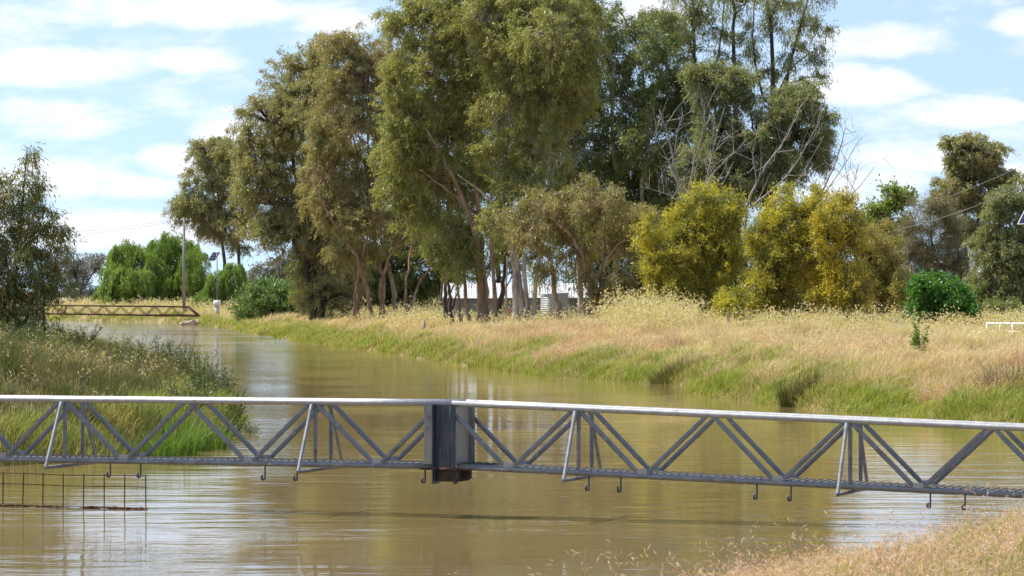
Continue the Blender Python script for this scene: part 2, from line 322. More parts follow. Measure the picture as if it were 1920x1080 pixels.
# ------------------------------------------------------------------ trees
def stems_geo(g, stems, Z, base_z):
    nodes = []
    for st in stems:
        pts, r0 = st[0], st[1]; doff = st[2] if len(st) > 2 else 0.0
        w = [P(a, b, Z) for a, b in pts]
        if len(st) < 4: w[0][2] = base_z(w[0][0], w[0][1] ) - .15
        w = np.array(w); t = np.linspace(0, 1, len(w)); tt = np.linspace(0, 1, 5 * (len(w) - 1) + 1)
        Q = np.stack([np.interp(tt, t, w[:, k]) for k in range(3)], 1)
        for _ in range(2): Q[1:-1] = (Q[:-2] + 2 * Q[1:-1] + Q[2:]) / 4
        Q[:, 1] += tt * doff; jit = rng.normal(size=Q.shape) * r0 * .30; jit[0] = 0; Q += jit
        L = np.linalg.norm(w[-1] - w[0]); rr = r0 * (1 - tt * .8) ** .9
        if len(st) < 4: rr = rr * (1 + .5 * np.exp(-tt * 18))
        g.tube(Q, rr, 8); nodes += [(q, r) for q, r in zip(Q, rr)]
    return nodes
def plant(name, label, cat, Z, stems, blobs, n, L=.2, W=.045, leaf='olive', bark='tan_bark', cs=.42, per=34, droop=.85, depth=.9, shell=.45, twig=1.0, group=None, jitter=.55, limb=.07):
    s = Z / F
    b0 = P(stems[0][0][0][0], 600, Z); base = (b0[0], Z, gz1(b0[0], Z))
    big = name == 'gum_tree' and 150 < Z < 310 and 'open' not in label and 'low brown' not in label
    if big: n = int(n * 1.6); kk = rng.uniform(.98, 1.36, len(blobs)) * (.88 if 'forked trunk' in label else 1); blobs = [(b[0] + rng.normal() * 5, b[1] + rng.normal() * 5, b[2] * k_, b[3] * k_) + tuple(b[4:]) for b, k_ in zip(blobs, kk)]; L *= 1.3; W *= 1.1; droop = .6; cs *= .84; stems = [(st[0], st[1] * .82, (st[2] if len(st) > 2 else 0) - (1.4 if i % 3 else .3)) + tuple(st[3:]) for i, st in enumerate(stems)]; twig = 1.5; limb = .085
    if name == 'wattle': n = int(n * 1.1); blobs = [(b[0], b[1], b[2] * .98, b[3] * 1.06) + tuple(b[4:]) for b in blobs]
    root = thing(name, base, label, cat, group)
    tg = Geo(); nodes = stems_geo(tg, stems, Z, gz1); NP = np.array([q for q, r in nodes]); NR = np.array([r for q, r in nodes])
    cg = Geo(); area = np.array([b[2] * b[3] for b in blobs], float); area /= area.sum()
    for b, fr in zip(blobs, area):
        rx, rz = b[2] * s, b[3] * s; ry = (rx + rz) / 2 * depth
        c = P(b[0], b[1], Z); c[1] += b[4] if len(b) > 4 else rng.normal() * ry * .5
        # limb from the nearest lower stem point to the clump
        dd = np.linalg.norm(NP - c, axis=1) + np.maximum(0, NP[:, 2] - c[2] + .3) * 3
        k = int(dd.argmin()); A = NP[k]; r = min(limb, NR[k] * .7)
        mid = (A + c) / 2 + np.array([0, 0, -.08 * np.linalg.norm(c - A)]) + rng.normal(size=3) * .12
        tg.tube(np.array([A, (A + mid) / 2 + rng.normal(size=3) * .05, mid, (mid + c) / 2, c]), np.linspace(r, r * .35, 5), 5)
        nc = max(3, int(n * fr / per)); R3 = np.array([rx, ry, rz])
        ns = int(np.clip(nc / 9, 3, 16)); us = norm(rng.normal(size=(ns, 3)) * [1, 1, .9]); us[:, 2] += .12
        sc0 = us * (rng.uniform(.25, 1.0, ns) ** .5)[:, None] * rng.uniform(.75, 1.12, (ns, 1)); sr = rng.uniform(.22, .46, ns)
        pick = rng.integers(0, ns, nc); v3 = norm(rng.normal(size=(nc, 3))); v3[:, 2] = np.where(rng.uniform(size=nc) < .65, np.abs(v3[:, 2]), v3[:, 2])
        q3 = sc0[pick] + v3 * (sr[pick] * rng.uniform(0, 1, nc) ** shell)[:, None]
        loose = rng.uniform(size=nc) < (.30 if big else .16); q3 = np.where(loose[:, None], norm(rng.normal(size=(nc, 3))) * rng.uniform(.5, 1.12, (nc, 1)), q3)
        u = norm(q3 + v3 * .5); cp_ = c + q3 * R3
        # twigs
        sel = rng.uniform(size=nc) < .5 * twig
        if sel.any():
            B = cp_[sel]; A2 = c + (B - c) * rng.uniform(0, .35, (sel.sum(), 1)); Mi = (A2 + B) / 2 + np.array([0, 0, .06]) * np.linalg.norm(B - A2, axis=1)[:, None] + rng.normal(size=B.shape) * .06
            tg.twigs(A2, Mi, B, limb * .32, limb * .12)
        cnt = rng.poisson(per, nc).clip(4); idx = np.repeat(np.arange(nc), cnt); N = len(idx)
        sz = cs * rng.uniform(.65, 1.35, nc)
        axd = norm(u * .8 + rng.normal(size=(nc, 3)) * .5 + np.array([0, 0, -.9 * droop])); tpar = rng.uniform(-.35, 1.15, N)
        off = axd[idx] * (tpar * sz[idx] * (1.15 if big else 1.4))[:, None] + rng.normal(size=(N, 3)) * (sz[idx] * .27)[:, None]
        pos = cp_[idx] + off; pos[:, 2] -= tpar ** 2 * sz[idx] * .35 * max(droop, 0)
        d = norm(np.array([0, 0, -droop]) + rng.normal(size=(N, 3)) * jitter + axd[idx] * .5)
        sc_ = rng.uniform(.65, 1.3, N)
        cg.leaves(pos, d, L * sc_, W * sc_)
    tg.build('trunk', M[bark], root, smooth=True)
    cg.build('crown', M[leaf], root)
    return root

GG = 'gum trees on the far bank'
# dark hanging tree behind the willows
plant('gum_tree', 'dark trunked gum with drooping crown rising behind the willows', 'tree', 455,
      [([(430, 590), (418, 470), (412, 400), (400, 300)], .28), ([(450, 590), (447, 450), (440, 350), (445, 290)], .25)],
      [(385, 285, 32, 32), (412, 265, 22, 20), (418, 330, 45, 40), (362, 385, 42, 26), (398, 395, 46, 36), (440, 300, 38, 45), (338, 400, 20, 26), (428, 432, 40, 32), (395, 440, 22, 20), (375, 345, 34, 28), (445, 455, 22, 22), (410, 300, 40, 36), (385, 400, 44, 34), (455, 400, 30, 40)],
      70000, .40, .085, 'olive', 'dark_bark', cs=.55, group=GG)
plant('gum_tree', 'olive brown gum at the left end of the clump, leaning out over the bank', 'tree', 272,
      [([(590, 600), (580, 540), (572, 480), (560, 380), (545, 260), (560, 170)], .38), ([(600, 600), (612, 500), (600, 400), (600, 250), (605, 140)], .3), ([(578, 500), (520, 400), (485, 320)], .16, 0, 1)],
      [(605, 140, 52, 46), (570, 125, 30, 28), (548, 185, 52, 50), (505, 235, 50, 50), (585, 235, 75, 65), (478, 265, 30, 32), (500, 310, 55, 55), (580, 335, 75, 65), (520, 385, 60, 52), (470, 350, 34, 40), (600, 425, 65, 55), (548, 445, 55, 40), (500, 425, 35, 26), (640, 500, 55, 46), (625, 560, 48, 34), (585, 500, 34, 36)],
      74000, .24, .052, 'olive', 'dark_bark', cs=.5, group=GG)
plant('gum_tree', 'multi stemmed tan barked gum with its stems fanning out of one foot', 'tree', 252,
      [([(672, 602), (668, 520), (650, 430), (640, 330)], .20, 2), ([(702, 604), (690, 540), (665, 470), (615, 400), (590, 330)], .20, -2), ([(722, 604), (712, 540), (735, 470), (765, 440), (775, 390)], .19, -1), ([(742, 604), (738, 540), (722, 470), (690, 380), (690, 200)], .24, 1), ([(712, 604), (722, 540), (700, 450), (720, 300), (715, 150)], .2, 2), ([(660, 602), (672, 520), (690, 440), (735, 330), (745, 220)], .15, -2), ([(762, 606), (758, 540), (772, 450), (760, 330)], .14, 3), ([(746, 606), (768, 580), (786, 530), (815, 488), (830, 450), (838, 390)], .12, 1)],
      [(692, 130, 55, 48), (640, 175, 45, 45), (725, 180, 52, 55), (665, 250, 62, 55), (735, 275, 52, 55), (672, 335, 55, 52), (745, 365, 52, 50), (636, 400, 48, 44), (700, 430, 60, 42), (622, 320, 45, 52), (650, 100, 26, 22), (770, 440, 40, 38), (655, 470, 40, 30), (640, 110, 40, 40), (735, 110, 40, 40), (610, 260, 40, 50), (765, 230, 36, 50), (600, 400, 40, 40)],
      62000, .23, .05, 'brown', 'tan_bark', cs=.48, group=GG)
plant('gum_tree', 'tall yellow green gum left of centre with forking pale stems', 'tree', 208,
      [([(905, 614), (900, 540), (890, 420), (850, 330), (800, 240)], .30, -1), ([(915, 614), (905, 500), (895, 380), (880, 200), (870, 60)], .26, 1), ([(895, 400), (830, 350), (790, 320)], .12, -1, 1), ([(885, 612), (872, 540), (868, 430), (840, 300), (820, 120)], .15, 2), ([(930, 612), (925, 520), (918, 400), (935, 260), (930, 90)], .17, -2), ([(865, 612), (858, 540), (850, 460)], .12, 1)],
      [(800, 30, 62, 50), (860, 70, 70, 62), (745, 60, 24, 30), (790, 130, 62, 55), (870, 170, 80, 62), (775, 220, 62, 55), (845, 255, 72, 55), (815, 335, 66, 45), (760, 300, 40, 45), (880, -20, 80, 50), (790, 400, 55, 42), (848, 430, 50, 38), (890, 470, 42, 30), (890, 350, 42, 34), (820, 480, 34, 26), (735, 350, 30, 30), (745, 170, 34, 50), (735, 260, 30, 40), (898, 490, 36, 20), (860, 508, 26, 14), (930, 90, 50, 60)],
      78000, .20, .045, 'gum', 'tan_bark', cs=.42, group=GG)
plant('gum_tree', 'tallest central gum whose bare pale trunks show below a wide crown', 'tree', 204,
      [([(968, 616), (965, 480), (950, 370), (970, 250), (985, 120)], .27, 3.2), ([(982, 614), (975, 540), (958, 420), (940, 370), (930, 240), (938, 130)], .24, 3.6), ([(990, 612), (985, 540), (975, 400), (1000, 260), (1040, 130)], .2, 2), ([(950, 420), (910, 365), (860, 330)], .11, -1, 1), ([(1000, 612), (1008, 500), (1030, 380), (1050, 200), (1060, 60)], .16, 2), ([(958, 614), (948, 560), (952, 480)], .12, -1)],
      [(960, -10, 70, 50), (1030, 10, 72, 50), (960, 100, 66, 55), (1040, 80, 62, 60), (950, 200, 60, 55), (1015, 180, 60, 55), (1080, 20, 40, 40), (950, 290, 52, 40), (1020, 280, 52, 45), (985, 340, 44, 32), (930, 430, 40, 30), (1000, 60, 50, 40), (905, 40, 44, 40), (1075, 120, 40, 50), (1060, 200, 40, 44), (1030, 380, 40, 40)],
      66000, .20, .045, 'gum', 'pale_bark', cs=.42, group=GG)
plant('gum_tree', 'dense dark green gum right of the tallest one with a rounded top', 'tree', 226,
      [([(1150, 612), (1160, 400), (1150, 250), (1150, 120)], .3), ([(1210, 612), (1200, 400), (1215, 250), (1200, 90)], .26), ([(1090, 612), (1085, 420), (1075, 300), (1080, 200)], .22)],
      [(1180, 62, 66, 40), (1120, 108, 66, 50), (1222, 105, 46, 55), (1085, 180, 66, 55), (1160, 185, 66, 52), (1232, 190, 46, 48), (1062, 270, 66, 52), (1140, 275, 66, 52), (1212, 268, 56, 52), (1100, 345, 74, 48), (1180, 345, 66, 48), (1240, 340, 46, 46), (1240, 420, 56, 48), (1170, 420, 56, 40), (1090, 410, 50, 40), (1100, 50, 50, 40), (1240, 50, 30, 34), (1270, 250, 40, 50), (1275, 160, 36, 46), (1040, 200, 46, 60)],
      78000, .22, .05, 'dark', 'pale_bark', cs=.5, group=GG)
plant('gum_tree', 'low brown tinged gum with reddish stems in front of the water tank', 'tree', 192,
      [([(1118, 616), (1112, 560), (1095, 480), (1060, 430), (1020, 400)], .17, -1), ([(1126, 616), (1130, 500), (1135, 400)], .14), ([(1112, 616), (1105, 540), (1150, 470), (1190, 420)], .13, -1), ([(1048, 616), (1045, 560), (1030, 480), (1005, 420)], .2, 1)],
      [(1012, 388, 44, 34), (1060, 412, 46, 36), (1130, 388, 54, 34), (1190, 420, 46, 38), (1000, 445, 38, 36), (1082, 470, 46, 32), (1150, 462, 46, 36), (1212, 470, 36, 36), (1035, 510, 36, 22), (1185, 525, 46, 36), (1095, 530, 30, 22), (1145, 560, 34, 26), (1100, 360, 40, 24), (1040, 365, 28, 20), (1165, 585, 36, 22), (1210, 560, 40, 34), (970, 410, 24, 26)],
      42000, .24, .045, 'brown', 'tan_bark', cs=.40, twig=1.5, group=GG)
plant('gum_tree', 'tall open gum with thin dark stems and sparse tufts against the sky', 'tree', 232,
      [([(1300, 612), (1318, 360), (1310, 200), (1300, 50), (1298, -40)], .24), ([(1390, 612), (1385, 350), (1378, 180), (1378, 20), (1380, -40)], .24, 1), ([(1440, 612), (1440, 380), (1450, 180), (1440, 0), (1436, -50)], .24, -1), ([(1440, 390), (1462, 200), (1490, 80), (1520, -20)], .17, 0, 1), ([(1452, 190), (1480, 130), (1530, 90)], .09, 0, 1), ([(1310, 200), (1350, 100), (1360, -20)], .1, 0, 1), ([(1430, 180), (1410, 90), (1415, -20)], .09, 0, 1)],
      [(1290, 10, 50, 48), (1335, 50, 36, 36), (1400, 5, 46, 36), (1475, 10, 46, 36), (1505, 50, 36, 32), (1535, 105, 24, 32), (1295, 90, 38, 36), (1480, 100, 34, 32), (1350, -20, 50, 34), (1525, -10, 34, 24), (1415, 90, 24, 28), (1280, 140, 34, 34), (1520, 145, 26, 18), (1330, 130, 26, 24), (1370, 110, 26, 26), (1440, 130, 26, 26), (1310, 190, 32, 32), (1400, 60, 26, 26), (1450, 60, 24, 26), (1545, 60, 20, 20), (1260, 60, 34, 40), (1470, 165, 34, 24)],
      33000, .27, .045, 'grey', 'dark_bark', cs=.42, per=24, twig=1.6, limb=.06, group=GG)
plant('gum_tree', 'grey green gum with dark forked trunk and rounded crown at right of the clump', 'tree', 220,
      [([(1436, 612), (1440, 380), (1470, 300), (1500, 220)], .3), ([(1438, 400), (1420, 300), (1400, 200)], .18, 0, 1), ([(1380, 612), (1375, 400), (1350, 260), (1330, 160)], .24, 2), ([(1455, 340), (1500, 330), (1540, 280)], .1, 0, 1)],
      [(1500, 190, 44, 36), (1532, 240, 28, 44), (1440, 215, 54, 44), (1400, 170, 48, 42), (1482, 268, 54, 44), (1420, 285, 52, 44), (1530, 295, 26, 26), (1350, 250, 44, 52), (1368, 330, 50, 36), (1462, 325, 36, 28), (1330, 155, 44, 42), (1308, 320, 38, 40), (1410, 360, 40, 26)],
      58000, .2, .046, 'grey', 'dark_bark', cs=.42, group=GG)
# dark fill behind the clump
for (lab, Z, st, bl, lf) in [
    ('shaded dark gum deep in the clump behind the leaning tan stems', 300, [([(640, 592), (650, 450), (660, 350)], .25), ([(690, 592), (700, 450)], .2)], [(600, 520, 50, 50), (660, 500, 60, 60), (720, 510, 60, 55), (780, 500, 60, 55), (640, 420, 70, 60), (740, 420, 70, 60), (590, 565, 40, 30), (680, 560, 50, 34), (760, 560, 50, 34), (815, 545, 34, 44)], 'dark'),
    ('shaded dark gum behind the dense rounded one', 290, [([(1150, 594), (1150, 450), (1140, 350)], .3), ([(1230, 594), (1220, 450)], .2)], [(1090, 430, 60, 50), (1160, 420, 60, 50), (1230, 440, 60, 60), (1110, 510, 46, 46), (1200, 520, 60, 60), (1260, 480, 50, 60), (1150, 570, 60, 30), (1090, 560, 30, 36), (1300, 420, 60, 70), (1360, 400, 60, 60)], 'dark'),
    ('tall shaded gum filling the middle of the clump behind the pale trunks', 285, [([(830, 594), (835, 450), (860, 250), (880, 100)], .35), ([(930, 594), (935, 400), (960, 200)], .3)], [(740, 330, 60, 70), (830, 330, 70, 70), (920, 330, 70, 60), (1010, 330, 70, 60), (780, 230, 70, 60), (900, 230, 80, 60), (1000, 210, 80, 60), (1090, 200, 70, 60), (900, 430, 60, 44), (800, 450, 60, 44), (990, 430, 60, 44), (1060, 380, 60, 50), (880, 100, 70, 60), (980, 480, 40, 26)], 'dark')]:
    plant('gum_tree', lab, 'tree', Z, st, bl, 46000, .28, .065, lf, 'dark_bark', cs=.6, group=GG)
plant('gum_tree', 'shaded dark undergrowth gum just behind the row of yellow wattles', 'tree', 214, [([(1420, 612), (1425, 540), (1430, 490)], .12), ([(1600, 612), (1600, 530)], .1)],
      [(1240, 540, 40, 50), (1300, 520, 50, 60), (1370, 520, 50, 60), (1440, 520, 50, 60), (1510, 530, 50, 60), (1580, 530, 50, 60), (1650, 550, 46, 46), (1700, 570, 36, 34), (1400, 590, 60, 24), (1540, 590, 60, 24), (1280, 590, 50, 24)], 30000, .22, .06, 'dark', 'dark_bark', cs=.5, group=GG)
# bare black trunks standing in front of the shed
for (px, py2, r, lab, Z, lean) in [(845, 470, .17, 'slim black trunked gum left of the shed wall', 215, 6), (832, 480, .22, 'black trunked gum just left of the slim one by the shed', 226, -6), (932, 470, .26, 'black leaning forked gum before the middle of the shed', 214, -14)]:
    plant('gum_tree', lab, 'tree', Z, [([(px, 606), (px - lean * .4, 560), (px - lean, py2 + 40), (px - lean * 1.2, py2 - 40)], r), ([(px + 2, 580), (px + 16, 540), (px + 30, 515)], r * .45, 0, 1)], [(px - lean, py2 - 40, 34, 30), (px + 20, py2 - 20, 28, 22)], 4500, .22, .05, 'dark', 'dark_bark', group='black trunked gums before the shed')

# dead bare trees
def bare(label, Z, stems, sub, group=None):
    stems = [(st[0], st[1] * .58) + tuple(st[2:]) for st in stems]; sub = int(sub * 1.5)
    b0 = P(stems[0][0][0][0], 600, Z); root = thing('dead_tree', (b0[0], Z, gz1(b0[0], Z)), label, 'dead tree', group)
    tg = Geo(); nodes = stems_geo(tg, stems, Z, gz1); root_g = tg
    N = np.array([q for q, r in nodes]); R_ = np.array([r for q, r in nodes])
    top = np.where((N[:, 2] > 7))[0]; ks = rng.choice(top, sub)
    A = N[ks]; d = norm(rng.normal(size=(sub, 3)) * np.array([.7, .6, .45]) + np.array([.18, 0, .75])); Ln = rng.uniform(.8, 2.6, sub)[:, None]
    B = A + d * Ln; Mi = (A + B) / 2 + rng.normal(size=A.shape) * .10 - np.array([0, 0, .08]) * Ln
    root_g.twigs(A, Mi, B, np.minimum(.026, R_[ks]), .008)
    A2 = Mi; d2 = norm(d + rng.normal(size=A.shape) * .5); B2 = A2 + d2 * Ln * .55; root_g.twigs(A2, (A2 + B2) / 2 + rng.normal(size=A.shape) * .05, B2, .013, .007)
    tg.build('trunk', M['dead'], root, smooth=True)
bare('bare silver dead tree standing above the left yellow wattle', 211,
     [([(1284, 612), (1284, 400), (1270, 340), (1255, 260), (1236, 205)], .20, 0), ([(1283, 398), (1300, 310), (1320, 240), (1322, 190)], .12, 0, 1), ([(1272, 340), (1240, 275), (1218, 240)], .08, 0, 1), ([(1283, 388), (1255, 365), (1205, 352)], .09, -1, 1), ([(1262, 300), (1272, 240), (1280, 215)], .06, 0, 1), ([(1290, 400), (1340, 320), (1400, 262)], .11, 0, 1), ([(1284, 410), (1320, 360), (1340, 270), (1360, 200)], .10, 1, 1)], 46, 'dead trees behind the yellow wattles')
bare('bare dead tree with long bare limbs sweeping to the right against the sky', 214,
     [([(1470, 612), (1500, 420), (1530, 380), (1570, 300), (1585, 240)], .17, 0), ([(1400, 612), (1395, 395), (1430, 320), (1470, 265), (1500, 205)], .17, 0), ([(1535, 378), (1582, 312), (1610, 262)], .07, 0, 1), ([(1500, 420), (1570, 388), (1612, 350), (1640, 312)], .08, 0, 1), ([(1590, 372), (1604, 335), (1612, 300)], .04, 0, 1), ([(1405, 390), (1480, 330), (1530, 240)], .10, 0, 1), ([(1398, 385), (1350, 350), (1320, 300)], .07, 0, 1), ([(1420, 345), (1410, 290), (1425, 230)], .06, 0, 1), ([(1480, 470), (1470, 380), (1520, 300), (1545, 255)], .08, 0, 1)], 50, 'dead trees behind the yellow wattles')

# yellow wattles
WG = 'yellow wattles on the far bank'
WK = dict(L=.17, W=.05, cs=.36, per=40, droop=-.25, jitter=.8, shell=.33, depth=1.0, twig=.8, limb=.05, group=WG)
plant('wattle', 'broad yellow green wattle at the left of the row with a lime side lobe', 'shrub', 188, [([(1310, 612), (1312, 540), (1320, 430), (1325, 380)], .13), ([(1300, 612), (1250, 540), (1215, 460)], .08), ([(1325, 612), (1360, 500), (1380, 430)], .09)],
      [(1322, 395, 34, 42), (1285, 430, 36, 40), (1360, 420, 32, 32), (1376, 404, 20, 22), (1207, 450, 22, 30), (1225, 500, 26, 36), (1270, 500, 42, 50), (1330, 480, 48, 55), (1362, 490, 26, 56), (1250, 560, 42, 40), (1310, 560, 50, 44), (1352, 565, 20, 34)], 62000, leaf='yellow', bark='dark_bark', **WK)
plant('wattle', 'golden wattle in the middle of the row with two pointed tops', 'shrub', 186, [([(1470, 614), (1470, 520), (1490, 400)], .12), ([(1450, 614), (1430, 500), (1420, 440)], .1)],
      [(1490, 392, 30, 34), (1524, 396, 24, 36), (1450, 425, 28, 42), (1424, 460, 24, 44), (1480, 460, 42, 50), (1520, 470, 28, 55), (1428, 540, 26, 46), (1470, 545, 46, 50), (1440, 590, 40, 26)], 50000, leaf='yellow', bark='dark_bark', **WK)
plant('wattle', 'orange topped golden wattle to the right of the two pointed one', 'shrub', 184, [([(1565, 614), (1565, 520), (1570, 400)], .12), ([(1575, 614), (1590, 500)], .08)],
      [(1575, 405, 30, 34), (1550, 440, 28, 40), (1596, 440, 26, 40), (1570, 490, 46, 50), (1545, 545, 36, 46), (1590, 550, 40, 46), (1565, 590, 46, 24)], 42000, leaf='orange', bark='dark_bark', **WK)
plant('wattle', 'rusty olive wattle at the right end of the row', 'shrub', 190, [([(1640, 612), (1642, 500), (1650, 450)], .09)],
      [(1650, 445, 22, 26), (1630, 490, 30, 44), (1665, 500, 26, 40), (1640, 550, 40, 40), (1680, 560, 30, 42), (1620, 590, 30, 24)], 26000, leaf='rust', bark='dark_bark', **WK)
plant('wattle', 'small low yellow wattle seedling in front of the gap between two bushes', 'shrub', 178, [([(1366, 612), (1366, 585)], .04)],
      [(1366, 575, 16, 22), (1372, 598, 20, 14), (1392, 560, 14, 18)], 6000, leaf='yellow', bark='dark_bark', **WK)

# trees at the right edge
plant('gum_tree', 'tall gum with layered umbrella crown and thin dark stems at far right', 'tree', 262,
      [([(1815, 600), (1812, 480), (1808, 340), (1820, 290)], .2), ([(1830, 600), (1828, 450), (1838, 330), (1840, 290)], .18), ([(1800, 600), (1796, 450), (1780, 350)], .16), ([(1845, 600), (1848, 450), (1870, 340)], .15)],
      [(1822, 290, 42, 26), (1845, 305, 26, 24), (1795, 315, 28, 20), (1780, 352, 32, 20), (1830, 345, 40, 22), (1872, 335, 28, 20), (1800, 385, 40, 22), (1850, 380, 36, 22), (1770, 380, 20, 14), (1820, 430, 30, 26)], 36000, .22, .06, 'olive', 'dark_bark', cs=.42, droop=.3, group='trees at the right edge')
plant('gum_tree', 'pale green bushy gum at the right edge of the picture', 'tree', 215,
      [([(1890, 612), (1888, 500), (1895, 400)], .2), ([(1905, 612), (1920, 480)], .16)],
      [(1890, 385, 36, 36), (1925, 375, 36, 34), (1865, 425, 34, 36), (1905, 440, 46, 42), (1850, 480, 26, 42), (1890, 500, 44, 44), (1930, 500, 40, 50), (1860, 545, 36, 36), (1905, 565, 44, 40), (1960, 430, 50, 60), (1960, 540, 50, 60)], 52000, .19, .045, 'grey', 'pale_bark', cs=.4, group='trees at the right edge')
plant('casuarina_tree', 'grey brown fine leaved tree before the umbrella crowned gum', 'tree', 245,
      [([(1750, 602), (1752, 500), (1745, 420)], .18), ([(1755, 560), (1775, 480), (1785, 430)], .1, 0, 1), ([(1752, 560), (1720, 480)], .08, 0, 1)],
      [(1745, 400, 40, 36), (1715, 430, 34, 40), (1780, 430, 34, 40), (1745, 470, 50, 44), (1705, 490, 30, 36), (1790, 490, 28, 36), (1750, 540, 46, 34), (1800, 540, 24, 40), (1770, 500, 46, 44), (1720, 545, 36, 36)], 70000, .24, .022, 'casuarina', 'dark_bark', cs=.45, droop=.1, jitter=.9, group='trees at the right edge')
plant('deciduous_tree', 'pale lime leafed tree peeping over the rusty wattle', 'tree', 285,
      [([(1665, 596), (1666, 480), (1664, 400)], .2)],
      [(1665, 375, 30, 22), (1640, 395, 24, 22), (1690, 385, 22, 24), (1665, 415, 40, 24), (1635, 440, 24, 30), (1690, 440, 26, 30), (1660, 480, 40, 40)], 15000, .26, .13, 'lime', 'dark_bark', cs=.5, droop=.1, jitter=.9, group='trees at the right edge')
plant('leafy_bush', 'round bright green leafy bush right of the rusty wattle', 'shrub', 172, [([(1770, 614), (1770, 560)], .07), ([(1765, 614), (1740, 560)], .05)],
      [(1765, 545, 32, 26), (1735, 550, 22, 26), (1800, 565, 26, 28), (1765, 585, 46, 30), (1810, 595, 22, 20), (1725, 590, 18, 26), (1790, 600, 36, 18)], 26000, .13, .085, 'green', 'dark_bark', cs=.3, droop=.2, jitter=.9, shell=.33)
for (lab, px, py, rx, ry, Z, lf) in [('low olive shrub under the pale green gum at right edge', 1880, 588, 44, 22, 196, 'dark'), ('dark low shrub between the green bush and the right edge gum', 1835, 570, 22, 30, 214, 'dark')]:
    plant('low_shrub', lab, 'shrub', Z, [([(px, 610), (px, py)], .05)], [(px, py, rx, ry), (px - rx * .5, py + 8, rx * .6, ry * .7), (px + rx * .5, py + 6, rx * .6, ry * .8)], 9000, .15, .05, lf, 'dark_bark', cs=.3, droop=-.1, jitter=.9)
# round bush left
plant('round_bush', 'smooth domed dark green bush beside the channel before the gums', 'shrub', 322, [([(510, 598), (510, 560)], .12)],
      [(512, 572, 62, 40), (475, 584, 36, 22), (552, 572, 34, 38), (500, 562, 36, 30), (530, 552, 30, 20)], 40000, .2, .1, 'bush', 'dark_bark', cs=.35, droop=-.2, jitter=.9, shell=.25, twig=.2)
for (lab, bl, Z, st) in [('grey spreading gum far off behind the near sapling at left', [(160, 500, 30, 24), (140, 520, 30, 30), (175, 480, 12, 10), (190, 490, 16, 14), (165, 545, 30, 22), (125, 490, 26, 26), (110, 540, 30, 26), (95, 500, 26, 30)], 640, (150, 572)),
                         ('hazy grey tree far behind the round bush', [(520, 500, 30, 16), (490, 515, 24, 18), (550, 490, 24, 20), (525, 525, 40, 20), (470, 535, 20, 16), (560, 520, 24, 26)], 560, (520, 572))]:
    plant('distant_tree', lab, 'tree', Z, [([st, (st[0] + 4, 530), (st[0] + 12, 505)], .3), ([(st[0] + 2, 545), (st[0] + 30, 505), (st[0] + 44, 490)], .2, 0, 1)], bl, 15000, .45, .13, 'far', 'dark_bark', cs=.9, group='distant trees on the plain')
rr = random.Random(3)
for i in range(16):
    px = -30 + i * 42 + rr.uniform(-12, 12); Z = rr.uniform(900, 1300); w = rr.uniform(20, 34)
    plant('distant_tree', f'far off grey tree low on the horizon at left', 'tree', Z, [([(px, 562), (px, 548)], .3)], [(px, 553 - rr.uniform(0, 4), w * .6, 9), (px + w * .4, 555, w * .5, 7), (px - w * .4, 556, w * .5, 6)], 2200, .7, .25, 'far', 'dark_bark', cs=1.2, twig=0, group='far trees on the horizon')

# willows: curtains of hanging strands
def willow(label, Z, base, domes, n):
    s = Z / F; b0 = P(base, 600, Z); root = thing('willow_tree', (b0[0], Z, gz1(b0[0], Z)), label, 'tree', 'weeping willows by the far bridge')
    tg = Geo(); cg = Geo(); nodes = stems_geo(tg, [([(base, 585), (base, 540), (base + 6, 500)], .35)], Z, gz1); top = nodes[-1][0]
    ar = np.array([d[2] * d[3] for d in domes], float); ar /= ar.sum()
    for (px, py, rx, ry, ln), fr in zip(domes, ar):
        c = P(px, py, Z); c[1] += rng.normal() * rx * s * .5
        tg.tube(np.array([top, (top + c) / 2 + [0, 0, .3], c]), [.14, .1, .05], 6)
        ns = int(n * .75 * fr / 26); nb = max(6, ns // 9); ub = norm(rng.normal(size=(nb, 3)) * [1, 1, .8]); ub[:, 2] = np.abs(ub[:, 2]) * 1.0 - .2
        pk = rng.integers(0, nb, ns); hb = rng.uniform(.5, 1.18, nb); u = norm(ub[pk] + rng.normal(size=(ns, 3)) * .13)
        lob = .72 + .32 * vnoise(np.arctan2(u[:, 1], u[:, 0]) * 3, u[:, 2] * 3, .8, int(px))
        st = c + u * lob[:, None] * np.array([rx * s, rx * s, ry * s]) * hb[pk][:, None] * rng.uniform(.92, 1.04, (ns, 1))
        Ls = ln * s * rng.uniform(.25, .95, nb)[pk] * rng.uniform(.8, 1.1, ns) * (.6 + .8 * vnoise(st[:, 0], st[:, 1], .9, 5))
        k = rng.poisson(26, ns).clip(4); idx = np.repeat(np.arange(ns), k); N = len(idx); t = rng.uniform(0, 1, N)
        pos = st[idx] + np.stack([rng.normal(size=N) * .09, rng.normal(size=N) * .09, -t * Ls[idx]], 1)
        out = u[idx] * np.array([1, 1, 0]) * (np.sqrt(t) * .8)[:, None]; pos += out
        gl = np.array([gz1(c[0], Z) + .2]); pos[:, 2] = np.maximum(pos[:, 2], gl)
        d = norm(np.array([0, 0, -1.]) + rng.normal(size=(N, 3)) * .38)
        f = rng.uniform(.7, 1.3, N); cg.leaves(pos, d, .36 * f, .075 * f)
    tg.build('trunk', M['dark_bark'], root, smooth=True); cg.build('crown', M['willow'], root)
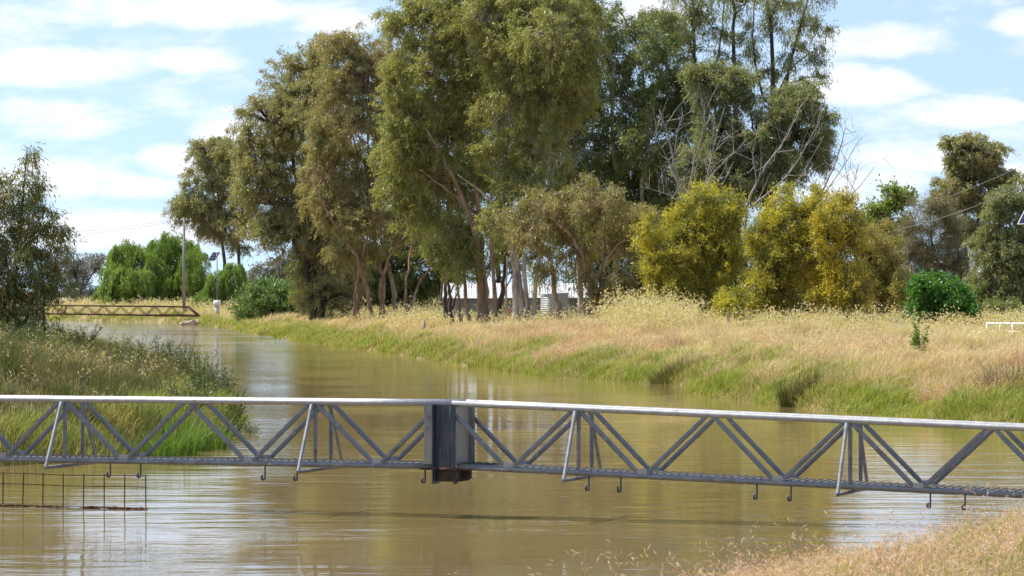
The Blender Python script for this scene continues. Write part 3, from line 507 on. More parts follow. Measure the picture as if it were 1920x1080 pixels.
willow('broad bright green weeping willow left of the power pole', 425, 265, [(240, 470, 34, 26, 60), (222, 500, 32, 24, 70), (262, 485, 34, 24, 70), (205, 535, 20, 20, 50), (236, 530, 32, 22, 56), (270, 530, 30, 24, 56), (215, 560, 26, 18, 34), (255, 560, 30, 16, 34), (300, 562, 26, 12, 26), (225, 470, 22, 20, 50), (195, 555, 14, 16, 40), (250, 515, 34, 24, 50), (285, 500, 24, 22, 50), (232, 575, 36, 10, 14), (275, 575, 30, 10, 14)], 90000)
willow('tall bright green weeping willow behind the power pole', 430, 330, [(305, 455, 32, 22, 66), (340, 460, 34, 26, 70), (365, 480, 26, 24, 70), (310, 500, 34, 24, 66), (350, 510, 36, 26, 66), (375, 530, 22, 24, 56), (330, 550, 36, 20, 40), (290, 550, 28, 20, 40), (360, 560, 30, 14, 26), (322, 445, 24, 18, 60), (330, 520, 36, 26, 50), (385, 555, 18, 18, 36), (320, 575, 36, 10, 14), (365, 578, 26, 10, 12), (298, 475, 22, 22, 50)], 94000)
willow('smaller weeping willow behind the solar panel pole', 400, 425, [(435, 505, 16, 22, 60), (415, 520, 22, 20, 56), (440, 540, 16, 20, 46), (405, 545, 22, 18, 46), (385, 555, 18, 14, 36), (425, 565, 24, 14, 26), (376, 575, 12, 8, 20)], 40000)

# near sapling on the left bank
plant('gum_sapling', 'young airy gum with bronze tinted leaves at the left edge on the near bank', 'tree', 112,
      [([(36, 632), (27, 590), (30, 520), (36, 440), (46, 350), (52, 285)], .075), ([(34, 610), (60, 560), (100, 500), (120, 440)], .04), ([(28, 580), (-10, 500), (-5, 380), (0, 335)], .05), ([(90, 628), (82, 590), (80, 540), (78, 480)], .045)],
      [(54, 290, 20, 20, 0), (50, 330, 22, 20, 0), (70, 360, 26, 20), (40, 390, 38, 32), (85, 400, 24, 24), (5, 350, 22, 24), (0, 400, 34, 32), (75, 440, 42, 26), (115, 440, 24, 20), (20, 450, 46, 34), (60, 490, 50, 32), (110, 490, 28, 28), (5, 500, 46, 34), (50, 540, 56, 36), (110, 545, 24, 28), (0, 560, 46, 36), (80, 580, 36, 22), (30, 590, 40, 22), (-50, 480, 50, 90), (-40, 590, 50, 40)],
      21000, .21, .034, 'sapling', 'dark_bark', cs=.30, per=16, droop=.75, jitter=.5, shell=.5, limb=.025)

# ------------------------------------------------------------------ grass (stuff)
def pts_right(n, y0, y1, d0, d1, pw=1.0):
    y = rng.uniform(y0 ** pw, y1 ** pw, n) ** (1 / pw); d = rng.uniform(d0, d1, n); x = xR(y) + d * np.interp(y, _ys, _rs); return x, y
def pts_left(n, y0, y1, d0, d1, pw=1.0):
    y = rng.uniform(y0 ** pw, y1 ** pw, n) ** (1 / pw); d = rng.uniform(d0, d1, n); x = xL(y) - d * np.interp(y, _ys, _ls); return x, y
def inview(x, y, m=1.4): return np.abs(x / y) < .1477 * m + 2.5 / y
def lean_for(x, y, k, wind=(.25, -.1)):
    a = rng.uniform(0, 2 * np.pi, len(x)); cl = (vnoise(x, y, 1.3, 21) - .5) * 1.6
    return np.stack([np.cos(a) * k + wind[0] + cl, np.sin(a) * k + wind[1] - cl * .5, -np.abs(rng.normal(size=len(x))) * .25], 1)
def field(g, x, y, h, w, k=.5, sink=.03):
    z = gz(x, y); ok = (z > -.14) & inview(x, y); x, y, z = x[ok], y[ok], z[ok]; h = np.broadcast_to(h, ok.shape)[ok]
    tuft = .55 + .9 * vnoise(x, y, .7, 31) ** 1.3
    hh_ = h * tuft * rng.uniform(.6, 1.25, len(x)); ww = np.broadcast_to(w, ok.shape)[ok]
    return g.blades(np.stack([x, y, z - sink], 1), hh_, ww, lean_for(x, y, k))
def heads(g, t, n, L, W, spread):
    idx = np.repeat(np.arange(len(t)), n); N = len(idx)
    pos = t[idx] + rng.normal(size=(N, 3)) * spread; d = norm(rng.normal(size=(N, 3)) * .6 + np.array([.35, 0, -.5])); f = rng.uniform(.7, 1.3, N)
    g.leaves(pos, d, L * f, W * f)
def keep(x, y, s, seed, lo, soft=.12):
    v = vnoise(x, y, s, seed) * .65 + vnoise(x, y, s * .35, seed + 1) * .35 + rng.normal(size=len(x)) * soft
    return v > lo
def tussocks(g, xs, ys, nb, h, w, r):
    idx = np.repeat(np.arange(len(xs)), nb); N = len(idx); a = rng.uniform(0, 2 * np.pi, N); q = r * np.sqrt(rng.uniform(0, 1, N))
    sz = rng.uniform(.6, 1.3, len(xs))[idx]; x = xs[idx] + q * np.cos(a) * sz; y = ys[idx] + q * np.sin(a) * sz; z = gz(x, y); ok = z > -.12
    ln = np.stack([np.cos(a) * q / r * .8 + .15, np.sin(a) * q / r * .8, -.15 - rng.uniform(0, .3, N)], 1) + rng.normal(size=(N, 3)) * .12
    return g.blades(np.stack([x, y, z - .03], 1)[ok], (h * sz * rng.uniform(.55, 1.15, N))[ok], w, ln[ok])
# green at the waterline and up the bank
g = Geo()
for (n_, y0, y1, d0, d1, h, w) in [(90000, 86, 150, -.5, 2.6, .42, .020), (50000, 150, 260, -.5, 2.2, .46, .032), (24000, 260, 420, -.5, 2.5, .5, .055), (26000, 88, 160, 2, 6, .32, .020)]:
    x, y = pts_right(n_, y0, y1, d0, d1)
    if d0 < 1: k = keep(x, y, 3.5, 41, .37) & (d0 + rng.uniform(size=n_) * 0 + dR(x, y) < .5 + 2.6 * vnoise(x, y, 6, 43))
    else: k = keep(x, y, 6, 41, .55)
    field(g, x[k], y[k], h, w)
x, y = pts_right(150, 88, 170, .0, 3.2); tussocks(g, x, y, 170, .72, .018, .40); x, y = pts_right(70, 170, 280, 0, 2.5); tussocks(g, x, y, 120, .8, .03, .5)
tag(g.build('green_grass', M['g_green']), 'fresh green grass along the waterline of the far bank', kind='stuff')
g = Geo()
for (n_, y0, y1, d0, d1, h, w) in [(84000, 88, 165, .9, 9, .44, .020), (60000, 100, 200, 6, 34, .45, .026), (44000, 165, 300, 1.2, 9, .5, .036), (18000, 300, 430, 1.2, 10, .55, .06), (24000, 200, 300, 8, 40, .5, .05)]:
    x, y = pts_right(n_, y0, y1, d0, d1); k = keep(x, y, 5, 51, .28); field(g, x[k], y[k], h, w)
x, y = pts_right(380, 88, 200, 1.0, 12); tussocks(g, x, y, 150, .85, .018, .42)
tag(g.build('dry_grass', M['g_dry']), 'straw coloured dry grass covering the top of the far bank', kind='stuff')
g = Geo()
for (n_, y0, y1, d0, d1, h, w) in [(52000, 88, 165, 1.0, 7, .40, .020), (26000, 165, 300, .8, 6, .45, .034)]:
    x, y = pts_right(n_, y0, y1, d0, d1); k = keep(x, y, 4, 61, .45); t = field(g, x[k], y[k], h, w)
x, y = pts_right(170, 88, 190, .6, 7); t = tussocks(g, x, y, 150, .72, .016, .45); heads(g, t[::3], 2, .12, .03, .08)
tag(g.build('pink_grass', M['g_pink']), 'pinkish seeding grass in drifts on the slope of the far bank', kind='stuff')
g = Geo()
x, y = pts_right(6500, 158, 190, 12, 36); k = keep(x, y, 4, 71, .52); t = field(g, x[k], y[k], .95, .018, .35); heads(g, t, 7, .16, .05, .13)
x, y = pts_right(3200, 105, 150, 3, 26); k = keep(x, y, 3, 71, .54); t = field(g, x[k], y[k], .8, .016, .35); heads(g, t, 5, .13, .04, .10)
x, y = pts_right(2600, 158, 180, 5, 16); k = (x / y * F + 960 > 1120) & (x / y * F + 960 < 1290); t = field(g, x[k], y[k], 1.5, .018, .35); heads(g, t, 8, .16, .05, .14)
x, y = pts_right(7000, 180, 290, 4, 16); k = keep(x, y, 5, 72, .50); t = field(g, x[k], y[k], .8, .03, .35); heads(g, t, 4, .18, .06, .14)
x, y = pts_right(9000, 380, 440, 2, 40); t = field(g, x, y, 1.0, .05, .35); heads(g, t, 3, .3, .1, .2)
tag(g.build('oat_grass', M['g_oat']), 'tall cream wild oats before the wattles and trees', kind='stuff')
# left bank
g = Geo()
x, y = pts_left(90000, 68, 128, -.5, 10); field(g, x, y, .48, .013)
x, y = pts_left(30000, 115, 200, -.1, 9); field(g, x, y, .6, .024)
x, y = pts_left(16000, 200, 420, -.1, 9); field(g, x, y, .7, .05)
x, y = pts_left(130, 72, 150, .0, 6); tussocks(g, x, y, 170, .85, .013, .4)
x, y = pts_left(16000, 69, 100, -.5, 1.6); gg = Geo(); field(gg, x, y, .5, .014)
tag(gg.build('green_grass', M['g_green']), 'fresh green grass along the waterline of the left bank', kind='stuff')
tag(g.build('weedy_grass', M['g_weed']), 'tangled green and brown weedy grass on the left bank', kind='stuff')
g = Geo()
x, y = pts_left(20000, 69, 128, .5, 10); k = keep(x, y, 3, 81, .64); field(g, x[k], y[k], .5, .012)
x, y = pts_left(1300, 76, 180, .8, 9); k = keep(x, y, 4, 82, .5); t = field(g, x[k], y[k], .8, .009, .4); heads(g, t, 5, .10, .028, .08)
tag(g.build('dry_grass', M['g_dry']), 'dry seeding grass through the weeds on the left bank', kind='stuff')
g = Geo()
x, y = pts_left(1900, 116, 220, .2, 8); k = keep(x, y, 4, 92, .46); t = field(g, x[k], y[k], .9, .012, .4); heads(g, t, 4, .08, .022, .1)
tag(g.build('oat_grass', M['g_oat']), 'pale oat grass beyond the sapling on the left bank', kind='stuff')
# foreground bank, bottom right
g = Geo(); gp = Geo()
x, y = pts_right(40000, 21, 46, -.2, 7); k = keep(x, y, .9, 17, .42); x, y = x[k], y[k]; z = gz(x, y); ok = (z > -.05) & inview(x, y, 1.4); x, y, z = x[ok], y[ok], z[ok]
g.blades(np.stack([x, y, z - .02], 1), rng.uniform(.12, .46, len(x)), rng.uniform(.005, .013, len(x)), lean_for(x, y, .7))
tag(g.build('green_grass', M['g_fore']), 'green blades in the foreground bank at bottom right', kind='stuff')
x, y = pts_right(26000, 21, 46, -.1, 8); k = keep(x, y, 1.0, 15, .40); x, y = x[k], y[k]; z = gz(x, y); ok = (z > -.02) & inview(x, y, 1.4); x, y, z = x[ok], y[ok], z[ok]
t = gp.blades(np.stack([x, y, z - .02], 1), rng.uniform(.14, .42, len(x)) * np.where(rng.uniform(size=len(x)) < .05, 2.1, 1), .0035, lean_for(x, y, .75)); heads(gp, t, 6, .06, .008, .035)
tag(gp.build('pink_grass', M['g_head']), 'pink feathery grass in the foreground at bottom right', kind='stuff')

# single plants ----------------------------------------------------
def clump(name, label, cat, px, py, Z, n, h, w, r, m, k=.5, hd=None, group=None):
    c = P(px, py, Z); zb = gz1(c[0], Z); root = thing(name, (c[0], Z, max(zb, 0)), label, cat, group)
    a = rng.uniform(0, 2 * np.pi, n); q = r * np.sqrt(rng.uniform(0, 1, n)); x = c[0] + q * np.cos(a); y = Z + q * np.sin(a); z = np.maximum(gz(x, y), -.1) - .03
    ln = np.stack([np.cos(a) * q / r * k, np.sin(a) * q / r * k, -np.abs(rng.normal(size=n)) * .1], 1) + rng.normal(size=(n, 3)) * .28
    g = Geo(); t = g.blades(np.stack([x, y, z], 1), h * rng.uniform(.5, 1.15, n), w, ln)
    g.build('blades', m, root)
    if hd: gh = Geo(); heads(gh, t[: hd[0]], 4, hd[1], hd[2], hd[3]); gh.build('seed_heads', M['g_oat'], root)
    return root
clump('rush_clump', 'dark upright rush clump at the waterline of the far bank', 'plant', 1497, 755, 107.5, 900, 1.15, .014, .55, M['g_weed'], .6)
for (px, Z, h, lab) in [(330, 76, .95, 'bright green sword leafed reed clump left of the widest one'), (355, 78, 1.1, 'widest bright green reed clump on the left bank seen through the truss'), (295, 75, .8, 'shorter reed clump at the left of the three on the left bank'), (395, 79, .8, 'reed clump nearest the tip of the left bank')]:
    clump('reed_clump', lab, 'plant', px, 840, Z, 260, h, .022, .45, M['g_reed'], .6, group='reed clumps on the left bank')
clump('sedge_clump', 'pale sedge clump on the bank close to the right edge', 'plant', 1890, 790, 96, 700, .9, .013, .8, M['g_weed'], .7)
clump('sedge_clump', 'dark shaded grass clump overhanging the small inlet', 'plant', 1275, 712, 134, 1100, .62, .018, 1.1, M['g_weed'], .9)
def weed(name, label, px, Z, h, r, ns, nl, m, L, W, group=None):
    c = P(px, 600, Z); zb = gz1(c[0], Z); root = thing(name, (c[0], Z, zb), label, 'plant', group)
    tg, cg = Geo(), Geo(); b = np.array([c[0], Z, zb - .03])
    a = rng.uniform(0, 2 * np.pi, ns); q = r * np.sqrt(rng.uniform(.05, 1, ns)); hs = h * rng.uniform(.55, 1.05, ns)
    A = np.repeat(b[None], ns, 0) + np.stack([np.cos(a) * q * .2, np.sin(a) * q * .2, 0 * a], 1); B = b + np.stack([np.cos(a) * q, np.sin(a) * q, hs], 1)
    Mi = (A + B) / 2 + rng.normal(size=A.shape) * .04; tg.twigs(A, Mi, B, .012, .005); tg.build('stems', M['weed'], root)
    idx = np.repeat(np.arange(ns), nl); t = rng.uniform(.12, 1, len(idx))[:, None]; pos = A[idx] * (1 - t) + B[idx] * t + rng.normal(size=(len(idx), 3)) * .035
    d = norm(rng.normal(size=pos.shape) * [1, 1, .5] + [0, 0, .35]); f = rng.uniform(.6, 1.25, len(idx)); cg.leaves(pos, d, L * f, W * f); cg.build('foliage', m, root)
weed('dock_weed', 'leafy green weed standing alone in the dry grass at right', 1724, 116, 1.25, .35, 9, 60, M['g_reed'], .14, .045)
for i, (px, Z, h, r, lab) in enumerate([(405, 99, 1.25, .6, 'dark bushy weed on the tip of the left bank against the water'), (370, 104, 1.3, .7, 'dark tall weed behind the tip of the left bank'), (430, 92, 1.0, .5, 'dark weed at the water edge of the left bank tip'), (425, 86, .8, .6, 'shaded low weed overhanging the water under the bank tip'), (340, 112, 1.2, .6, 'twiggy dark weed further back along the left bank edge'), (150, 112, .9, .9, 'dark shrubby weed at the right foot of the sapling'), (60, 108, .9, 1.0, 'dark shrubby weed under the sapling trunk'), (105, 104, .8, .8, 'low dark weed in front of the sapling'), (450, 88, .7, .5, 'outermost weed of the left bank leaning over the water'), (385, 92, 1.2, .7, 'bushy dark weed just inside the tip of the left bank'), (412, 108, 1.1, .6, 'thin dark weed rising above the bank tip'), (300, 118, 1.2, .8, 'dark weed at the middle of the left bank edge'), (262, 128, 1.2, .8, 'dark weed further along the left bank edge towards the far bridge'), (355, 86, .8, .7, 'shaded weed behind the reed clumps'), (200, 116, .8, .9, 'spreading dark weed between sapling and bank edge'), (20, 100, .9, .9, 'dark shrubby weed at the left edge below the sapling'), (240, 104, .8, .9, 'low dark weed in the middle of the left bank grass')]):
    weed('dark_weed', lab, px, Z, h, r, 34, 40, M['weed'], .075, .028, 'dark weeds along the left bank')

# ------------------------------------------------------------------ near footbridge
A20 = math.radians(20); BD = np.array([math.cos(A20), -math.sin(A20), 0]); BN = np.array([math.sin(A20), math.cos(A20), 0]); B0 = np.array([-.93, 55, 0]); WID = .64
UPV = np.array([0, 0, 1.])
def bz(t): return .81 - (0.0295 * t if t > 0 else -.002 * t)
def bp3(t, h, w=0.0): return B0 + BD * t + BN * w + np.array([0, 0, bz(t) + h])
AX = np.array([BD, BN, UPV])
bridge = thing('footbridge', (B0[0], B0[1], .81), 'galvanised steel truss footbridge spanning the muddy channel in front', 'footbridge')
def part(name, g, m, p=bridge, smooth=False): return g.build(name, m, p, smooth)
H = 1.0
for (t0, t1) in ((-17.2, -.30), (.07, 15.6)):
    for w in (0, WID):
        part('top_rail', Geo().tube([bp3(t, H, w) for t in np.linspace(t0 if t0 < 0 else -.02, t1 if t1 > 0 else -.02, 12)], .047, 12), M['galv_lit'], smooth=True)
        part('bottom_chord', Geo().tube([bp3(t, 0, w) for t in np.linspace(t0, t1, 12)], .048, 12), M['galv'], smooth=True)
    g = Geo(); ts = np.arange(t0 + .05, t1, .12)
    for t in ts: g.box(bp3(t, .052, WID / 2), (.022, WID - .10, .018), AX)
    for w in np.arange(.06, WID - .03, .085):
        a, b = bp3(t0 + .05, .044, w), bp3(t1 - .05, .044, w); g.tube([a, b], .010, 4)
    part('deck_grating', g, M['deckmesh'])
def member(a, b, r, flat=True):
    a, b = np.array(a), np.array(b); t = np.array([0, .04, .10, .16, .84, .90, .96, 1.]); k = np.array([.75, .8, .92, 1, 1, .92, .8, .75])
    return Geo().tube(a + (b - a) * t[:, None], r * k, 16, sq=.45)
AFR = [-15.9, -11.4, -6.92, -2.42, 2.06, 6.43, 10.85, 15.2]
for w in (0, WID):
    nodes = [(AFR[0], H)]
    for a, b in zip(AFR[:-1], AFR[1:]):
        for k in (1, 2, 3): nodes.append((a + (b - a) * k / 4, 0 if k % 2 else H))
        nodes.append((b, H))
    for (a, ha), (b, hb) in zip(nodes[:-1], nodes[1:]):
        s = .07 if ha > hb else .07
        if abs(a) < .15 or abs(b) < .15:      # members meeting the joint stop at its plates
            if abs(b) < .15: b, hb = -.30, .72
            else: a, ha = .22, .80
        sg = 1 if b > a else -1
        part('diagonal', member(bp3(a + .06, ha - (.03 if ha > .5 else -.03), w), bp3(b - .06, hb - (.03 if hb > .5 else -.03), w), .036), M['galv'], smooth=True)
    for (a, ha) in nodes:
        if ha == 0: part('lit_node_plate', Geo().box(bp3(a, .052, w), (.34, .075, .010), AX).box(bp3(a, .045, w - .03 if w == 0 else w + .03), (.16, .010, .13), AX), M['galv_lit'])  # added plates whose pale colour stands for sunlit spots at the nodes
for t in AFR[1:-1]:
    for w, sg in ((0, -1), (WID, 1)):
        part('post', member(bp3(t + .04, 0.03, w), bp3(t + .04, H - .03, w), .032), M['galv'], smooth=True)
        top = bp3(t, H - .04, w + sg * .052); foot = bp3(t, -.085, w + sg * .60)
        g = Geo().tube([top, top + (foot - top) * .08, top + (foot - top) * .14, foot], [.03, .034, .030, .030], 10)
        g.box(top + np.array([0, 0, -.03]) + BN * sg * .01, (.085, .012, .11), AX); part('outrigger', g, M['galv_mid'], smooth=False)
    part('cross_bar', Geo().tube([bp3(t, -.095, -.60), bp3(t, -.095, WID + .60)], .028, 10), M['galv'], smooth=True)
def t_of(px): q = (px - 960) / F; return (B0[1] * q - B0[0]) / (BD[0] - q * BD[1])
for px in (208, 265, 498, 558, 798, 858, 1105, 1165, 1420, 1484, 1745, 1810, -20, -75):
    t = t_of(px); a = np.linspace(0, math.pi * 1.0, 9)
    c = bp3(t, 0, -.02); HD = BD * .42 + BN * .9; ring = [c + HD * (-.034 + .034 * math.cos(q)) + UPV * (-.235 - .028 * math.sin(q)) for q in a]
    pts = [c + UPV * -.02, c + UPV * -.12] + ring + [ring[-1] + UPV * .055]
    part('hook', Geo().tube(pts, [.013] * (len(pts) - 4) + [.018, .021, .021, .021], 8), M['darksteel'], smooth=True)
# joint of the two spans: end plates, flange, bearing block
def plate(name, t0, t1, w0, w1, h0, h1, m, bolts=()):
    tm, wm = (t0 + t1) / 2, (w0 + w1) / 2; g = Geo().box(B0 + BD * tm + BN * wm + UPV * (.81 + (h0 + h1) / 2), (t1 - t0, w1 - w0, h1 - h0), AX); o = part(name, g, m)
    for (bt, bh) in bolts:
        p = B0 + BD * bt + BN * w0 + UPV * (.81 + bh); part('bolt', Geo().tube([p + BN * .001, p - BN * .014], .012, 6), M['galv_lit'], o)
plate('end_plate', -.475, -.300, -.060, -.048, .035, .975, M['greysteel'])
plate('joint_flange', -.290, -.274, -.20, .10, -.275, .985, M['darksteel'])
plate('cover_plate', -.272, .065, -.075, -.062, -.012, .965, M['darksteel'], [(-.16, .90), (.0, .90), (-.16, .55)])
plate('side_web', .046, .062, -.060, WID - .055, .03, .955, M['greysteel'])
plate('rear_plate', -.20, .14, WID - .05, WID - .038, .04, .955, M['greysteel'])
plate('rear_flange', -.29, -.274, .14, WID, .02, .93, M['darksteel'])
plate('seat_plate', -.55, .33, -.055, WID + .05, -.058, -.050, M['rusty'])
plate('bearing_block', -.268, .10, -.03, WID * .75, -.24, -.062, M['darkrust'], [(-.18, -.12), (.02, -.12)])
plate('lug', .105, .20, .16, .30, -.20, -.07, M['darkrust'])
# rusty mesh panel standing in the water under the left span
zt = t_of(-190), t_of(262)
mp = thing('mesh_panel', B0 + BD * zt[1] + BN * .25, 'rusty square wire mesh panel standing in the water below the footbridge', 'mesh panel')
def mpt(t, z): return B0 + BD * t + BN * .22 + np.array([0, 0, z])
tv = [t_of(p) for p in (262, 222, 184, 145, 107, 69, 32)]; stp = (tv[0] - tv[-1]) / 6
while tv[-1] > zt[0]: tv.append(tv[-1] - stp)
for t in tv: Geo().tube([mpt(t, -.5), mpt(t + rng.normal() * .004, .05), mpt(t + rng.normal() * .006, .57)], .010, 6).build('vertical_wire', M['rust_thin'], mp)
for z in (.545, .365): Geo().tube([mpt(t, z + .008 * math.sin(t * 3)) + BN * -.012 for t in np.linspace(tv[-1], tv[0] + .03, 14)], .0075, 6).build('horizontal_wire', M['rust_thin'], mp)
g = Geo(); tt = np.linspace(tv[-1], tv[0] + .04, 40); g.tube([mpt(t, .012 + rng.normal() * .006) + BN * (rng.normal() * .012 - .03) for t in tt], np.clip(.010 + rng.normal(size=40) * .006 + np.linspace(0, .012, 40), .005, .03), 6)
tag(g.build('floating_stick', M['rusty']), 'thin dark floating stick and debris line against the mesh panel', 'stick')

# ------------------------------------------------------------------ far rusty bridge and things round it
Zf = 382
fb = thing('truss_bridge', P(260, 590, Zf), 'distant low rusty truss footbridge crossing the channel at left', 'footbridge')
ptop = lambda px: P(px, 573 + (px - 145) * .0115, Zf); pbot = lambda px: P(px, 589 + (px - 145) * .016, Zf)
for dy in (0, .9):
    o_ = np.array([.15 * dy, dy, 0])
    Geo().tube([ptop(40) + o_, ptop(352) + o_], .085, 8).build('top_chord', M['rust_far'], fb, True)
    Geo().tube([pbot(40) + o_, pbot(372) + o_], .10, 8).build('bottom_chord', M['rust_far'], fb, True)
    px = 352; Geo().tube([ptop(352) + o_, pbot(371) + o_], .08, 6).build('end_post', M['rust_far'], fb, True)
    up = True
    for k in range(18):
        a, b = (ptop(px), pbot(px - 16)) if up else (pbot(px), ptop(px - 16)); px -= 16; up = not up
        Geo().tube([a + o_, b + o_], .045, 6).build('diagonal', M['rust_far'], fb, True)
Geo().box((pbot(206) + pbot(206)) / 2 + np.array([0, .45, .02]), (19.0, .84, .05)).build('deck', M['rust_far'], fb)
def rock(px, py, Z, r, lab):
    c = P(px, py, Z); c[2] = max(gz1(c[0], Z), .1); a = np.linspace(0, 2 * np.pi, 12, endpoint=False); g = Geo(); V_ = []
    for ph in np.linspace(-1.3, 1.3, 7):
        for q in a: V_.append(c + r * (1 + rng.uniform(-.22, .22)) * np.array([1.3 * math.cos(ph) * math.cos(q), math.cos(ph) * math.sin(q), .75 * math.sin(ph)]))
    k = 12; i = np.arange(6)[:, None] * k; j = np.arange(k)[None]; j2 = (j + 1) % k
    g.add(np.array(V_), np.stack([i + j, i + j2, i + k + j2, i + k + j], -1).reshape(-1, 4), np.arange(k)[None, ::-1], (np.arange(k) + 72)[None])
    tag(g.build('rock', M['rock']), lab, 'rock', 'rocks at the end of the rusty bridge')
for px, py, Z, r, lab in [(362, 600, 368, .55, 'pinkish rock at the waterline right under the rusty bridge end'), (350, 601, 367, .45, 'left pinkish rock below the rusty bridge end'), (374, 599, 370, .4, 'right small rock beside the rusty bridge end'), (343, 602, 365, .28, 'smallest leftmost rock by the rusty bridge end')]:
    rock(px, py, Z, r, lab)
def pole_thing(name, label, cat, px, ptop_, Z):
    c = P(px, 580, Z); zb = gz1(c[0], Z); root = thing(name, (c[0], Z, zb), label, cat); return root, np.array([c[0], Z, zb]), P(px, ptop_, Z)
root, b, t = pole_thing('power_pole', 'tall grey timber power pole before the willows', 'power pole', 345, 408, 392)
Geo().tube([b - [0, 0, .3], (b + t) / 2, t], [.21, .17, .13], 10).build('post', M['pole'], root, True)
Geo().box(t - [0, 0, .35], (1.7, .1, .12)).build('crossarm', M['pole'], root)
for dx in (-.75, -.3, .3, .75): Geo().tube([t + [dx, 0, -.29], t + [dx, 0, -.22], t + [dx, 0, -.12]], [.05, .07, .04], 8).build('insulator', M['white'], root, True)
def cable(label, A, B, sag, r=.018, group=None):
    s = np.linspace(0, 1, 24); p = A + (B - A) * s[:, None]; p[:, 2] -= sag * 4 * s * (1 - s); tag(Geo().tube(p, r, 5).build('power_line', M['wire'], smooth=True), label, 'power line', group)
pt = t
cable('upper power line running left from the timber pole', pt + [-.75, 0, -.12], P(-120, 420, 470), 1.4, .022, 'power lines')
cable('lower power line running left from the timber pole', pt + [.3, .1, -.12], P(-120, 428, 470), 1.5, .022, 'power lines')
cable('upper power line sloping up behind the right hand trees to the frame edge', P(1560, 440, 300), P(2150, 200, 200), .7, .014, 'power lines')
cable('lower power line sloping up before the right hand trees to the frame edge', P(1560, 452, 232), P(2100, 262, 170), .9, .014, 'power lines')
# solar telemetry pole by far bridge
root, b, t = pole_thing('solar_pole', 'slim grey pole with a small tilted solar panel near the rusty bridge', 'solar pole', 407, 472, 372)
Geo().tube([b - [0, 0, .3], b + [0, 0, 1.1]], .24, 14).build('base_drum', M['concrete'], root, True)
Geo().tube([b + [0, 0, 1.1], b + [0, 0, 1.2], b + [0, 0, 1.55], b + [0, 0, 1.65]], [.30, .42, .42, .30], 14).build('cap', M['white'], root, True)
Geo().tube([b + [0, 0, 1.6], t - [0, 0, .05]], .055, 8).build('post', M['galv'], root, True)
def solar(root, c, w, h, ax):
    Geo().box(c, (w, .04, h), ax).build('frame', M['white'], root)
    pn = Geo()
    for i in range(4):
        for j in range(3): pn.box(c + ((i - 1.5) * w * .235) * ax[0] + ((j - 1) * h * .31) * ax[2] - ax[1] * .022, (w * .22, .006, h * .29), ax)
    pn.build('cells', M['cell'], root)
ux = norm(np.array([.55, .25, .62])); uy0 = np.array([.2, 1., -.35]); uz = norm(np.cross(ux, uy0)); uy = np.cross(uz, ux)
ux = norm(np.array([.72, .1, -.02])); uz = norm(np.array([.42, .5, .85])); uz = norm(uz - ux * (uz @ ux) ); uy = np.cross(uz, ux)
uz2 = norm(np.array([.55, .45, .95])); ux2 = norm(np.array([1, -.1, .02])); uy2 = norm(np.cross(uz2, ux2)); uy2 = uy2
solar(root, P(401, 481, 372), .85, 1.25, np.array([ux2, uy2, uz2]))
# solar panel poking in at the right edge
c = P(1945, 600, 120); root = thing('solar_pole', (c[0], 120, gz1(c[0], 120)), 'tilted white framed solar panel poking in at the right edge of the frame', 'solar pole')
Geo().tube([np.array([c[0], 120.1, gz1(c[0], 120) - .2]), P(1946, 415, 120.1)], .05, 10).build('post', M['galv'], root, True)
solar(root, P(1944, 404, 119.9), 1.05, .75, np.array([ux2, uy2, uz2]))
# fence stub near willows
c = P(296, 580, 418); tag(Geo().tube([np.array([c[0], 418, gz1(c[0], 418) - .2]), np.array([c[0] + .25, 418, gz1(c[0], 418) + 1.6])], .07, 8).build('fence_post', M['pole'], smooth=True), 'leaning weathered fence post before the broad willow', 'fence post')

# ------------------------------------------------------------------ shed and tank among the trees
Zs = 236
z0 = gz1(0, Zs) - .1
shed = thing('shed', (0, Zs, z0), 'long low grey shed with a white sheet roof behind the trunks', 'shed')
xa, xb = (838 - 960) / F * Zs, (1120 - 960) / F * Zs
wt_ = CH - (557 - HY) / F * Zs; rt = CH - (531 - HY) / F * Zs
g = Geo(); n_ = 70; xs = np.linspace(xa, xb, n_ + 1)
for k in range(n_): g.box(((xs[k] + xs[k + 1]) / 2, Zs + (k % 2) * .03, (z0 + wt_) / 2), (xs[1] - xs[0], .05, wt_ - z0))
g.box((xa - .02, Zs + 3, (z0 + wt_) / 2), (.06, 5.9, wt_ - z0)); g.box((xb + .02, Zs + 3, (z0 + wt_) / 2), (.06, 5.9, wt_ - z0)); g.box(((xa + xb) / 2, Zs + 6, (z0 + wt_) / 2), (xb - xa, .05, wt_ - z0))
g.build('wall', M['wall'], shed)
g = Geo(); n_ = 60; xs = np.linspace(xa - .3, xb + .3, n_ * 2 + 1); zz_ = (np.arange(n_ * 2 + 1) % 2) * .03
rows = [(Zs - .35, wt_ - .06), (Zs + 3, rt), (Zs + 6.3, wt_ - .06)]
v = np.array([[x, r[0], r[1] + dz] for r in rows for x, dz in zip(xs, zz_)]); w_ = len(xs); i = np.arange(2)[:, None] * w_ + np.arange(w_ - 1)[None]
g.add(v, np.stack([i, i + 1, i + w_ + 1, i + w_], -1).reshape(-1, 4)); g.build('roof', M['roof'], shed)
Geo().tube([[xa - .3, Zs - .38, wt_ - .09], [xb + .3, Zs - .38, wt_ - .09]], .06, 8).build('gutter', M['greysteel'], shed, True)
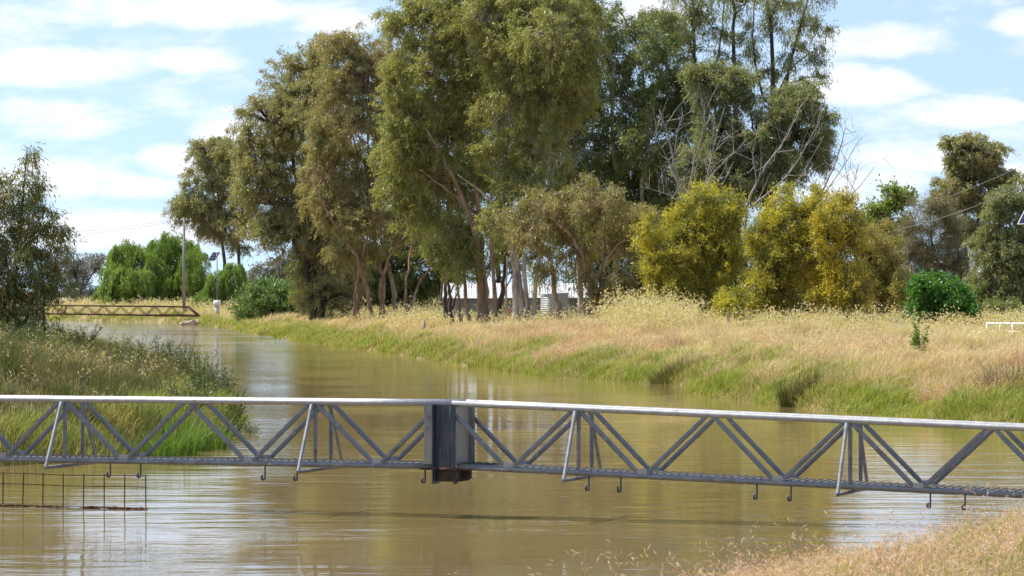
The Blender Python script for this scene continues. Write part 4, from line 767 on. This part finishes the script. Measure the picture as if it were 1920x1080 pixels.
Zt = 222; cx = (1040 - 960) / F * Zt; z0 = gz1(cx, Zt) - .05; ztop = CH - (551 - HY) / F * Zt; R_ = 26 / F * Zt
tank = thing('water_tank', (cx, Zt, z0), 'round corrugated zinc water tank beside the shed', 'water tank')
zs = np.linspace(z0, ztop, 14 * 8 + 1); Geo().tube([[cx, Zt, q] for q in zs], R_ + .035 * np.cos((zs - z0) / (ztop - z0) * 2 * np.pi * 14), 32, cap=False).build('body', M['tank'], tank, True)
Geo().tube([[cx, Zt, ztop - .02], [cx, Zt, ztop + .06], [cx, Zt, ztop + .28], [cx, Zt, ztop + .34]], [R_ + .06, R_ + .03, .2, .05], 32).build('lid', M['roof'], tank)
c = P(964, 600, 224); zb = gz1(c[0], 224); dr = thing('drum', (c[0], 224, zb), 'small red drum standing in the grass between two trunks before the shed', 'drum')
Geo().tube([[c[0], 224, zb - .05 + k * .12] for k in range(8)], [.28, .285, .28, .3, .28, .3, .28, .27], 16).build('body', M['red'], dr, True)
for px, Z, lab in [(866, 210, 'short dark fence post in grass left of the pale trunks'), (1000, 212, 'thin fence post in grass right of the pale trunks'), (795, 214, 'grey fence post in grass beside the black trunks')]:
    c = P(px, 600, Z); zb = gz1(c[0], Z); tag(Geo().tube([[c[0], Z, zb - .2], [c[0], Z, zb + .5], [c[0] + .02, Z, zb + .95]], [.07, .065, .06], 8).build('fence_post', M['pole'], smooth=True), lab, 'fence post', 'fence posts before the shed')
# white railing at right
Zr = 158; c = P(1850, 610, Zr); rail = thing('railing', (c[0], Zr, gz1(c[0], Zr)), 'low white pipe railing in the dry grass at the right edge', 'railing')
ra = P(1850, 606, Zr); rb = P(2050, 609, Zr - 6)
Geo().tube([ra, rb], .045, 8).build('top_rail', M['white'], rail, True)
Geo().tube([ra - [0, 0, .36], rb - [0, 0, .36]], .03, 8).build('lower_rail', M['white'], rail, True)
for f in np.linspace(0, 1, 9):
    p = ra + (rb - ra) * f; Geo().tube([[p[0], p[1], gz1(p[0], p[1]) - .2], p], .035, 8).build('post', M['white'], rail, True)
print('triangles', sum(len(o.data.polygons) for o in bpy.data.objects if o.type == 'MESH'))
